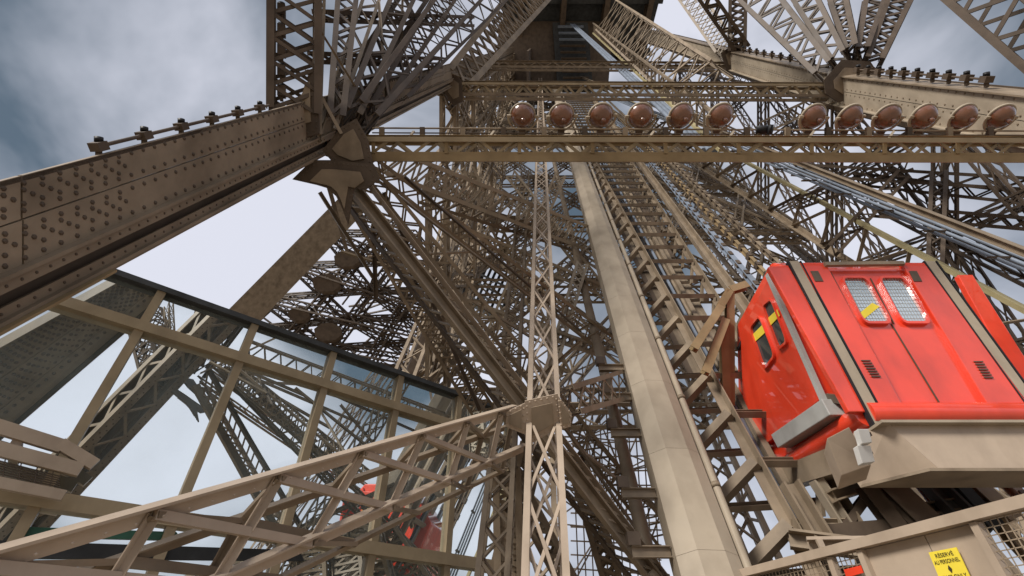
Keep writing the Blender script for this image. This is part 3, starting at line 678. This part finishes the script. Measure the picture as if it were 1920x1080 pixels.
for i, (a, b) in enumerate([((1490, 318, 19), (1930, 345, 14)), ((1600, 335, 18), (1930, 372, 14)), ((1640, 395, 16), (1930, 420, 13)), ((1500, 380, 18), (1700, 310, 18)), ((1760, 330, 15), (1752, 520, 13)), ((1690, 330, 16), (1560, 470, 16))]):
    brace(['level dark lattice beam just under the ochre truss at right', 'lower level dark lattice beam against the sky at right', 'lattice beam crossing the sky above the cable bundle', 'slanting lattice stay between the yellow rail and ochre truss', 'upright lattice post crossing the cable bundle', 'slanting lattice stay meeting the yellow rail above the cabin'][i], a, b, 20, .35, 12, .10, .05, 'zig', 'dark')

# ================================================================== FAR PILLAR and far platform seen over the glass
def fb(t, nm, a, b, w_, d_, mat='dark', prof='box'): return bar(t, nm, P(*a), P(*b), w_, d_, (P(*a) + P(*b)) / 2 - V3((0, 0, EYE)), prof, mat)
fp = thing('far_pillar', P(300, 760, 42), 'distant lattice pillar of the tower standing beyond the glass top edge', 'pillar')
fb(fp, 'edge_plate', (195, 862, 38), (672, 372, 46), 2.5, .6, 'brown'); fb(fp, 'edge_plate', (700, 900, 38), (890, 480, 46), 3.2, .6, 'dark')
mb = MB()
random.seed(11)
def pil(u, v_):                            # across / up the far pillar's face
    xl, xr = lerp(250, 668, v_), lerp(735, 880, v_); yl, yr = lerp(805, 376, v_), lerp(822, 500, v_); return lerp(xl, xr, u), lerp(yl, yr, u)
for k in range(7):
    v_ = k / 7; a_, b_ = pil(.02, v_), pil(.98, v_); box_girder(mb, P(*a_, 46), P(*b_, 46), V3((0, 0, .9)), V3((0, .8, 0)), 18, .15, .1)
    for u0, u1 in ((0, .5), (.5, 0), (.5, 1), (1, .5)):
        a_, b_ = pil(u0, v_), pil(u1, v_ + 1 / 7); box_girder(mb, P(*a_, 47), P(*b_, 47), V3((.6, 0, .3)), V3((0, .6, 0)), 12, .13, .09)
for k in range(70):
    u0, v0 = random.random(), random.random(); a_ = pil(u0, v0); b_ = pil(min(1, max(0, u0 + random.uniform(-.3, .3))), min(1, v0 + random.uniform(.05, .2))); z_ = random.uniform(48, 56); mb.box(P(*a_, z_), P(*b_, z_), .16, .16)
for u0 in (.3, .52, .74): a_, b_ = pil(u0, 0), pil(u0, 1); box_girder(mb, P(*a_, 46.5), P(*b_, 46.5), V3((.9, 0, 0)), V3((0, .8, 0)), 30, .16, .1)
mb.build('lattice', 'dark', fp, 'stuff')
for cx, cy, r in ((650, 485, 20), (612, 530, 22), (560, 588, 17), (615, 622, 22)):
    mb = MB(); mb.poly([P(cx + r * math.cos(a) * 1.25, cy + r * math.sin(a) * .8, 45.5) for a in [i * math.pi / 4 + .3 for i in range(8)]], V3((0, .5, 0))); mb.build('gusset', 'dark', fp)
fd = thing('far_platform', P(858, 500, 30), 'dark grid floored platform edge glimpsed between the diagonals', 'platform')
fb(fd, 'edge_beam', (835, 540, 30), (958, 604, 27), .55, .6, 'soffit'); fb(fd, 'edge_beam', (870, 470, 30), (990, 520, 27), .5, .5, 'dark'); fb(fd, 'column', (952, 600, 27), (935, 900, 24), .5, .5, 'beige')
for k in range(14):
    f = k / 13; fb(fd, 'grid_bar', (lerp(840, 955, f), lerp(538, 600, f), 29.5 - 2 * f), (lerp(868, 985, f), lerp(480, 528, f), 30 - 2 * f), .16, .2, 'soffit')
for k in range(3): fb(fd, 'grid_bar', (846 + 9 * k, 524 - 14 * k, 29.6), (964 + 9 * k, 586 - 16 * k, 27.2), .13, .2, 'soffit')
# far leg glimpsed low down between posts: fine net of radiating stays
fs_ = thing('far_lattice', P(1100, 930, 70), 'fine distant lattice of radiating bars seen left of the pale column', 'lattice')
mb = MB()
for cx, cy in ((1165, 885), (1100, 820), (1130, 990)):
    for k in range(26):
        a = random.uniform(0, 6.28); ln = random.uniform(60, 150); mb.box(P(cx, cy, 70), P(cx + ln * math.cos(a), cy + ln * math.sin(a), 70), .16, .16)
for k in range(12): mb.box(P(1070, 780 + k * 26, 72), P(1240, 770 + k * 28, 72), .18, .18); mb.box(P(1070 + k * 13, 740, 72), P(1085 + k * 14, 1090, 72), .18, .18)
mb.build('bars', 'dark', fs_, 'stuff')
# dark structure low behind the sloping truss
for k, (a, b, wd) in enumerate([((950, 880, 6.8), (955, 1120, 6.2), 40), ((1000, 830, 7.5), (930, 1120, 7), 36), ((940, 860, 8), (1080, 1120, 7.2), 30), ((1080, 860, 8), (1160, 1130, 8), 30)]):
    brace(['broad dark lattice leg low down behind the second post', 'slanting lattice stay low between the two slender posts', 'lattice stay crossing behind the riveted plate downward', 'lattice stay low between lattice post and pale column'][k], a, b, wd, .6, 12, .09, .05, 'x', 'brown')

# ================================================================== REFLECTIVE GLASS FACADE (leans toward the viewer)
nc = V3((-1.055, -.811, 1.0)); dc = 14.8
def GP(px, py, off=0.0):
    d = V3(((px - 960) / F, (540 - py) / F, 1)); z = (dc - off * nc.length) / nc.dot(d); return P(px, py, z)
gn = (c2w(*nc) - c2w(0, 0, 0)).normalized(); gn = V3((gn.x, gn.y, 0)).normalized()     # away from the viewer, level
g0 = GP(268, 609); along = V3((-gn.y, gn.x, 0)); along = along if along.x > 0 else -along
g0 = V3((g0.x, g0.y, 0)); step = (GP(450, 675) - GP(268, 609)).dot(along)
def GW(s_, z_, off=0.0): return g0 + along * s_ + V3((0, 0, z_)) - gn * off
gh = [0.0, GP(300, 972).z, GP(450, 675).z, GP(520, 624).z]     # floor, low transom, transom, top rail
print('glass levels', gh, 'step', step)
gf = thing('glass_facade', GW(-3 * step, 0), 'upright reflective glass facade with tan mullions mirroring the steelwork', 'facade')
i0, i1 = -3, 5
for i in range(i0, i1):
    for za, zb_ in zip(gh, gh[1:]):
        a, b = i * step + .03, (i + 1) * step - .03
        plate(gf, 'pane', [GW(a, za + .02), GW(b, za + .02), GW(b, zb_ - .02), GW(a, zb_ - .02)], gn * .03, 'mirror')
for i in range(i0, i1 + 1): bar(gf, 'mullion', GW(i * step, 0, .05), GW(i * step, gh[3], .05), .13, .13, gn, 'box', 'tan')
for z_, wd, mt, nm in ((gh[3], .1, 'soffit', 'top_rail'), (gh[2], .17, 'tan', 'transom'), (gh[1], .2, 'tan', 'transom')):
    bar(gf, nm, GW(i0 * step, z_, .07), GW(i1 * step, z_, .07), .15, wd, V3((0, 0, 1)), 'box', mt)
m = MB(); m.poly([GP(30, 988, .02), GP(330, 998, .02), GP(340, 1014, .02), GP(20, 1006, .02)], gn * -.03); m.build('green_band', 'green', gf)
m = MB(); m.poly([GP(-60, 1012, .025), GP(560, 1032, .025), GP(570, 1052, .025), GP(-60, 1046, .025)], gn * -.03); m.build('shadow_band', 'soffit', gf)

def mir(px, py, z):                      # place of a thing whose mirror image shows at this picture point
    v = V3(((px - 960) / F * z, (540 - py) / F * z, z)); k = (nc.dot(v) - dc) / nc.dot(nc); r = v - nc * (2 * k); return c2w(*r)
op = thing('added_reflection_post', mir(-70, 860, 8.2), 'added dark riveted post hidden behind the big post for its reflection in the glass', 'post')  # unseen post added only so its mirror image gives a riveted band
tq = [mir(240, 518, 9.3), mir(305, 549, 10.05), mir(-70, 870, 8.2), mir(-70, 690, 7.9)]
tn = (tq[1] - tq[0]).cross(tq[3] - tq[0]).normalized(); tn = tn if tn.dot(gn) > 0 else -tn
gr_ = lambda f, g_: lerp(lerp(tq[0], tq[1], f), lerp(tq[3], tq[2], f), g_)
for fa, fb_, o_ in ((0, .36, 0), (.365, .72, .01), (.725, 1, .02)):
    plate(op, 'web_plate', [gr_(fa, 0) + tn * o_, gr_(fb_, 0) + tn * o_, gr_(fb_, 1) + tn * o_, gr_(fa, 1) + tn * o_], -tn * .2, 'brown')
bar(op, 'flange', gr_(.99, 0) + tn * .05, gr_(.99, 1) + tn * .05, .12, .12, tn, 'angle', 'dark')
mb = MB()
for i, f in enumerate((.05, .11, .17, .23, .29, .42, .48, .54, .60, .66, .8)):
    for k in range(26): mb.dome(gr_(f, (k + .5 * (i % 2)) / 26) + tn * (.022 if f > .72 else .012), tn, .036)
mb.build('rivets', 'dark', op, 'stuff')
bf = thing('balcony_frame', GW(-2.4, 0, .5), 'pinkish balcony beams with wire mesh before the glass facade', 'frame')
for a, b, w_ in (((-30, 792), (118, 838), .16), ((-30, 835), (152, 882), .16), ((112, 832), (178, 872), .14), ((-30, 900), (120, 930), .12)):
    bar(bf, 'beam', GP(*a, .45), GP(*b, .45), w_, .1, gn, 'box', 'pink')
p_ = GP(30, 830, .45); bar(bf, 'bracket', p_, p_ + gn * .42, .1, .1, None, 'box', 'pink')
mb = MB()
for k in range(9): mb.box(GP(-25, 858 + k * 5, .46), GP(112, 893 + k * 4, .46), .012, .012)
for k in range(5): mb.box(GP(-20 + k * 30, 852 + 8 * k, .47), GP(-26 + k * 29, 905 + 6 * k, .47), .012, .012)
mb.build('wire_mesh', 'dark', bf, 'stuff')

# ================================================================== RED LIFT CABIN
x0c, x1c = 4.08, PY(1955, 760, 5.2).x
pr = [(5.2, 2.42), (5.2, 4.62), (5.62, 5.12), (7.2, 5.02), (8.1, 3.8), (7.65, 2.5)]
lc_ = thing('lift_cabin', V3((x0c, 5.2, 2.42 + EYE)), 'glossy red lift cabin with mesh windows riding the inclined track', 'lift cabin')
mb = MB(); mb.poly([V3((x0c, y, z + EYE)) for y, z in pr], V3((x1c - x0c, 0, 0))); body = mb.build('body', 'red', lc_, bevel=.05)
for f in body.data.polygons: f.use_smooth = False
def cush(p, q, r): bar(lc_, 'bottom_cushion', p, q, r, r, V3((0, 0, 1)), 'pipe', 'red')
zb = 2.38 + EYE
cush(V3((x0c + .02, 5.22, zb)), V3((x1c, 5.22, zb)), .28); cush(V3((x0c + .02, 5.22, zb)), V3((x0c + .02, 7.6, zb + .1)), .28)
Yf = 5.2
def fbar(a, b, w_, t_, mat, nm, prof='box', Y=Yf - .03): return bar(lc_, nm, PY(*a, Y), PY(*b, Y), w_, t_, V3((0, -1, 0)), prof, mat)
for a, b in (((1487, 492), (1651, 800)), ((1741, 492), (1962, 800))):
    sp_ = fbar(a, b, .13, .06, 'beige', 'strap'); sub(fbar((a[0] + 12, a[1]), (b[0] + 14, b[1]), .02, .07, 'black', 'strap_seal'), sp_); sub(fbar((a[0] - 11, a[1]), (b[0] - 14, b[1]), .02, .07, 'black', 'strap_seal'), sp_)
# roof lip and raised corner casings
for xa, xb, xc, xd in ((1502, 1545, 1690, 1672), (1690, 1735, 1900, 1850)):
    pass
plate(lc_, 'corner_casing', [PY(1500, 492, 5.14), PY(1548, 492, 5.14), PY(1700, 772, 5.14), PY(1656, 772, 5.14)], V3((0, .08, 0)), 'red', .012)
plate(lc_, 'corner_casing', [PY(1690, 492, 5.14), PY(1733, 492, 5.14), PY(1942, 772, 5.14), PY(1860, 772, 5.14)], V3((0, .08, 0)), 'red', .012)
plate(lc_, 'end_casing', [PY(1440, 500, 5.16), PY(1478, 497, 5.16), PY(1634, 772, 5.16), PY(1592, 772, 5.16)], V3((0, .08, 0)), 'red', .012)
for x in (1520, 1705): plate(lc_, 'vent', [PY(x, 508, 5.13), PY(x + 14, 508, 5.13), PY(x + 24, 527, 5.13), PY(x + 9, 527, 5.13)], V3((0, .02, 0)), 'dark')
fbar((1546, 496), (1694, 494), .06, .05, 'brown', 'roof_lip', Y=5.12)
def rounded(q, r=.22, n=5):
    out_ = []
    k = len(q)
    for i in range(k):
        a, b, c = q[i - 1], q[i], q[(i + 1) % k]
        for j in range(n + 1):
            t = j / n; p0 = lerp(b, a, r); p2 = lerp(b, c, r); out_.append(lerp(lerp(p0, b, t), lerp(b, p2, t), t))
    return out_
def window(pix, proj, nrm, label=None, mesh=True, yellow=None):
    q = [proj(x, y) for x, y in pix]; c = sum(q, V3()) / 4
    qo = rounded([lerp(c, p, 1.10) for p in q], .2); qi = rounded(q, .2)
    mb = MB(); n = len(qo); b = len(mb.v); mb.v += [p + nrm * .04 for p in qo] + [p + nrm * .04 for p in qi] + [p - nrm * .03 for p in qo] + [p - nrm * .03 for p in qi]
    for i in range(n):
        j = (i + 1) % n; mb.f += [(i, j, n + j, n + i), (i, j, 2 * n + j, 2 * n + i), (n + i, n + j, 3 * n + j, 3 * n + i)]
    wf = mb.build('window_frame', 'red', lc_)
    m2 = MB(); m2.poly([p + nrm * .004 for p in qi], -nrm * .02); pn = m2.build('pane', 'pane' if mesh else 'darkpane', wf)
    if mesh:
        m3 = MB()
        for k in range(1, 12):
            f = k / 12; m3.box(lerp(q[0], q[3], f) + nrm * .007, lerp(q[1], q[2], f) + nrm * .007, .004, .003, nrm)
        for k in range(1, 9):
            f = k / 9; m3.box(lerp(q[0], q[1], f) + nrm * .009, lerp(q[3], q[2], f) + nrm * .009, .004, .003, nrm)
        m3.build('wire_mesh', 'grey', wf, 'stuff')
    if yellow:
        m4 = MB(); m4.poly([proj(x, y) + nrm * .012 for x, y in yellow], nrm * .004); m4.build('yellow_band', 'yellow', wf)
fr = lambda x, y: PY(x, y, 5.19)
window([(1577, 524), (1622, 524), (1668, 605), (1618, 605)], fr, V3((0, -1, 0)), yellow=[(1611, 588), (1634, 569), (1648, 576), (1617, 601)])
window([(1647, 524), (1692, 524), (1741, 605), (1690, 605)], fr, V3((0, -1, 0)))
for a, b in (((1557, 510), (1692, 770)), ((1671, 607), (1770, 770)), ((1700, 508), (1852, 770)), ((1632, 522), (1676, 607))):
    fbar(a, b, .014, .012, 'dark', 'seam', Y=5.194)
fbar((1655, 757), (1916, 757), .018, .012, 'dark', 'seam', Y=5.194)
for x, y in ((1615, 676), (1826, 678)):
    for k in range(7): fbar((x + 3.2 * k, y + 5 * k), (x + 17 + 3.2 * k, y + 5 * k), .012, .01, 'dark', 'louvre', Y=5.13)
# end wall: door slab, strip, windows, bumper
ex = x0c - .10
eq = [PX(1441, 520, ex), PX(1540, 748, ex), PX(1432, 835, ex), PX(1392, 745, ex), PX(1388, 625, ex)]
plate(lc_, 'end_door', eq, V3((.12, 0, 0)), 'red', .015)
e2 = lambda x, y: PX(x, y, ex - .005)
window([(1427, 594), (1455, 665), (1436, 690), (1410, 615)], e2, V3((-1, 0, 0)), mesh=False, yellow=[(1412, 628), (1432, 608), (1438, 622), (1416, 642)])
window([(1449, 562), (1478, 639), (1463, 652), (1434, 574)], e2, V3((-1, 0, 0)), mesh=False, yellow=[(1440, 598), (1459, 580), (1464, 592), (1445, 612)])
bar(lc_, 'edge_strip', PX(1440, 515, ex - .03), PX(1545, 752, ex - .03), .07, .06, V3((-1, 0, 0)), 'box', 'grey')
plate(lc_, 'bumper', [PX(1540, 748, ex - .12), PX(1556, 778, ex - .12), PX(1458, 840, ex - .12), PX(1445, 815, ex - .12)], V3((.2, 0, 0)), 'grey', .01)
plate(lc_, 'hatch', [PX(1442, 505, x0c - .06), PX(1466, 512, x0c - .06), PX(1476, 546, x0c - .06), PX(1452, 545, x0c - .06)], V3((.06, 0, 0)), 'red', .006)
bar(lc_, 'step', PX(1552, 745, x0c - .02), PX(1606, 752, x0c - .02), .16, .1, V3((0, 0, 1)), 'box', 'dark')
bar(lc_, 'grab_rail', PX(1385, 655, x0c - .04), PX(1432, 560, x0c - .04), .05, .05, None, 'box', 'black')
plate(lc_, 'rear_panel', [PY(1796, 515, 6.3), PY(1824, 515, 6.3), PY(1960, 730, 6.3), PY(1915, 730, 6.3)], V3((0, .1, 0)), 'red', .01)
# underframe: box girder, end plate
ug = thing('underframe_girder', V3((4.0, 5.0, 1.66 + EYE)), 'big pinkish beige box girder carrying the red cabin', 'girder')
plate(ug, 'web', [V3((4.12, 5.02, 2.16 + EYE)), V3((10.4, 5.02, 2.16 + EYE)), V3((10.4, 5.02, 1.68 + EYE)), V3((4.42, 5.02, 1.68 + EYE))], V3((0, .04, 0)), 'pink')
plate(ug, 'top_flange', [V3((4.0, 4.93, 2.16 + EYE)), V3((10.4, 4.93, 2.16 + EYE)), V3((10.4, 5.6, 2.16 + EYE)), V3((4.0, 5.6, 2.16 + EYE))], V3((0, 0, .03)), 'beige')
plate(ug, 'bottom_flange', [V3((4.25, 4.95, 1.65 + EYE)), V3((10.4, 4.95, 1.65 + EYE)), V3((10.4, 5.5, 1.65 + EYE)), V3((3.85, 5.5, 1.65 + EYE))], V3((0, 0, .03)), 'brown')
plate(ug, 'end_plate', [V3((4.12, 5.01, 2.18 + EYE)), V3((4.42, 5.01, 1.66 + EYE)), V3((3.85, 5.5, 1.66 + EYE)), V3((3.7, 5.5, 2.18 + EYE))], V3((.03, .02, 0)), 'pink')
plate(ug, 'tail_beam', [PX(1555, 838, 3.95), PX(1440, 885, 3.95), PX(1470, 915, 3.95), PX(1590, 880, 3.95)], V3((.25, 0, 0)), 'brown')
jb = thing('junction_box', P(1580, 855, 5.1), 'pinkish junction box with two small white lamps under the red cabin', 'box')
m = MB(); q = [P(1550, 822, 5.0), P(1592, 800, 4.95), P(1634, 872, 4.9), P(1578, 892, 4.95)]; m.poly(q, V3((.10, .3, -.05))); m.build('housing', 'pink', jb, bevel=.008)
for (x, y, r) in ((1622, 818, 14), (1624, 852, 17)):
    m = MB(); m.poly([P(x - r, y - r, 4.8), P(x + r * .5, y - r, 4.8), P(x + r, y + r * .8, 4.78), P(x - r * .4, y + r, 4.78)], V3((0, .08, 0))); m.build('lamp', 'white', jb, bevel=.006)
    bar(jb, 'lamp_bracket', P(x, y, 4.86), P(x + 8, y - 4, 5.1), .04, .04, None, 'box', 'dark')
cf = thing('cabin_carriage', P(1372, 700, 8.4), 'brown triangulated carriage frame behind the left end of the cabin', 'frame')
for a, b in (((1368, 545, 8.9), (1368, 760, 8.3)), ((1352, 575, 8.8), (1300, 655, 8.2)), ((1360, 600, 8.7), (1322, 700, 8.1)), ((1368, 545, 8.9), (1400, 535, 9)), ((1350, 575, 8.8), (1368, 545, 8.9)), ((1356, 600, 8.7), (1362, 770, 8.2))):
    bar(cf, 'member', P(*a), P(*b), .14, .12, V3((0, -1, 0)), 'ibeam', 'gold')

# machinery under the cabin
mc = thing('carriage_bogie', P(1600, 990, 5.6), 'dark bogie frame and struts visible under the cabin girder', 'bogie')
for i, (a, b, w_, mt) in enumerate([((1480, 905, 6), (1560, 1040, 5.4), .22, 'brown'), ((1620, 910, 6), (1720, 1040, 5.4), .2, 'dark'), ((1530, 900, 6.2), (1600, 1010, 5.8), .14, 'beige'), ((1660, 905, 6), (1770, 1010, 5.4), .3, 'dark'),
        ((1740, 900, 6.2), (1840, 1000, 5.6), .28, 'soffit'), ((1540, 1000, 5.7), (1720, 985, 5.7), .16, 'dark'), ((1560, 930, 6), (1640, 905, 6.2), .14, 'brown'), ((1580, 990, 5.9), (1640, 910, 6.1), .1, 'dark'), ((1700, 960, 6), (1800, 945, 6), .14, 'dark'), ((1820, 900, 6.4), (1900, 975, 6), .2, 'brown'), ((1480, 1010, 5.6), (1660, 1035, 5.2), .2, 'brown'), ((1790, 905, 6.3), (1870, 990, 6), .16, 'black')]):
    bar(mc, 'strut', P(*a), P(*b), w_, .14, V3((0, -1, 0)), 'ibeam' if i % 2 else 'channel', mt)

# ================================================================== LANDING PARAPET with the yellow notice
def pz(x): return .865 / (ST - CT * ((1068 + (1425 - x) * .2525) - 540) / F)     # depth that keeps the top rail level
def top(x): return P(x, 1068 + (1425 - x) * .2525, pz(x))
A_, B_ = top(1330), top(2050); dr = (B_ - A_).normalized(); nrm = dr.cross(V3((0, 0, 1))).normalized()
if nrm.dot(A_ - V3((0, 0, EYE))) > 0: nrm = -nrm
pa = thing('landing_parapet', V3((A_.x, A_.y, 0)), 'pinkish beige landing parapet with panels and mesh below the red cabin', 'parapet')
bar(pa, 'top_rail', A_, B_, .12, .07, V3((0, 0, 1)), 'box', 'pink')
def onw(px, py, off=0):                    # picture point on the parapet's face
    d = P(px, py, 1) - V3((0, 0, EYE)); q = A_ + nrm * off; k = (q - V3((0, 0, EYE))).dot(nrm) / d.dot(nrm); return V3((0, 0, EYE)) + d * k
def seg(a, b, za, zb_, mat, nm, off=0):
    p, q = lerp(A_, B_, a), lerp(A_, B_, b); plate(pa, nm, [V3((p.x, p.y, za)) + nrm * off, V3((q.x, q.y, za)) + nrm * off, V3((q.x, q.y, zb_)) + nrm * off, V3((p.x, p.y, zb_)) + nrm * off], -nrm * .03, mat)
zt = A_.z - .04
def fr_at(px):
    p = onw(px, 1050); return (p - A_).dot(dr) / (B_ - A_).length
f1, f2, f3 = fr_at(1622), fr_at(1868), 1.0
seg(f1, f1 + (f2 - f1) * .58, .0, zt, 'pink', 'panel', -.02); seg(f1 + (f2 - f1) * .588, f2, 0, zt, 'pink', 'panel', -.02)
for f in (0, fr_at(1560), f1, f2, 1.0):
    p = lerp(A_, B_, f); bar(pa, 'post', V3((p.x, p.y, 0)), V3((p.x, p.y, zt)), .05, .06, nrm, 'box', 'pink')
for fa, fb_ in ((0, f1), (f2, 1)):
    mb = MB(); p, q = lerp(A_, B_, fa), lerp(A_, B_, fb_); n = max(4, int((q - p).length / .045))
    for k in range(n): r = lerp(p, q, k / n); mb.box(V3((r.x, r.y, zt - 1.2)), V3((r.x, r.y, zt)), .006, .006, nrm)
    for k in range(26): h_ = zt - .045 * k; mb.box(V3((p.x, p.y, h_)), V3((q.x, q.y, h_)), .006, .006, nrm)
    mb.build('wire_mesh', 'brown', pa, 'stuff')
    seg(fa, fb_, 0, zt - 1.2, 'pink', 'panel', -.02)
def sign(name, label, pix, mat, lines, tm, parent_mark=None):
    q = [onw(x, y, .012) for x, y in pix]; t = thing(name, q[3], label, 'sign'); plate(t, 'board', q, nrm * .006, mat)
    xa = (q[1] - q[0]).normalized(); ya = nrm.cross(xa).normalized()
    if ya.z < 0: ya = -ya
    wdt = (q[1] - q[0]).length; hgt = (q[3] - q[0]).length
    for txt, fy, sz in lines:
        cu = bpy.data.curves.new('lettering', 'FONT'); cu.body = txt; cu.size = sz * hgt; cu.align_x = 'CENTER'; cu.align_y = 'CENTER'; cu.extrude = .0005
        tmp = bpy.data.objects.new('tmp', cu); col.objects.link(tmp); dg = bpy.context.evaluated_depsgraph_get(); me = bpy.data.meshes.new_from_object(tmp.evaluated_get(dg)); bpy.data.objects.remove(tmp)
        mxx = max((v.co.x for v in me.vertices), default=1) * 2; kx = min(1, .88 * wdt / mxx)
        me.materials.clear(); me.materials.append(M[tm]); o = bpy.data.objects.new('lettering', me); link(o, t)
        c = lerp(lerp(q[0], q[1], .5), lerp(q[3], q[2], .5), fy) + nrm * .009
        mt = Matrix((xa * kx, ya, nrm)).transposed().to_4x4(); mt.translation = c - t.location; o.matrix_local = mt
    return t, q, xa, ya
t, q, xa, ya = sign('notice_sign', 'yellow staff only notice on the landing parapet panel', [(1742, 1036), (1794, 1026), (1822, 1085), (1768, 1098)], 'yellow', [('RÉSERVÉ', .16, .17), ('AU PERSONNEL', .36, .17), ('STAFF ONLY', .84, .17)], 'ink')
c = lerp(lerp(q[0], q[1], .5), lerp(q[3], q[2], .5), .6) + nrm * .0095; s_ = .018
plate(t, 'symbol', [c + ya * s_ * 1.3, c + xa * s_ * .7, c - ya * s_ * 1.3, c - xa * s_ * .7], nrm * .002, 'ink')
sign('plate_sign', 'small red plate on the wire mesh of the landing parapet', [(1583, 1068), (1615, 1060), (1620, 1074), (1588, 1083)], 'red', [], 'white')
# landing bracket plate left of parapet
lb = thing('landing_beam', P(1500, 1030, 5.0), 'ribbed pink beam end between the ladder track and the landing parapet', 'beam')
plate(lb, 'web', [P(1516, 1012, 5.1), P(1680, 1010, 4.8), P(1560, 1045, 4.9), P(1530, 1052, 5.0)], V3((0, .05, 0)), 'pink')
for x in (1535, 1604): bar(lb, 'stiffener', P(x, 1012, 4.95), P(x + 14, 1042, 4.85), .06, .03, V3((0, -1, 0)), 'box', 'pink')
bar(lb, 'flange', P(1512, 1011, 5.05), P(1688, 1009, 4.75), .12, .03, V3((0, 0, 1)), 'box', 'pink')
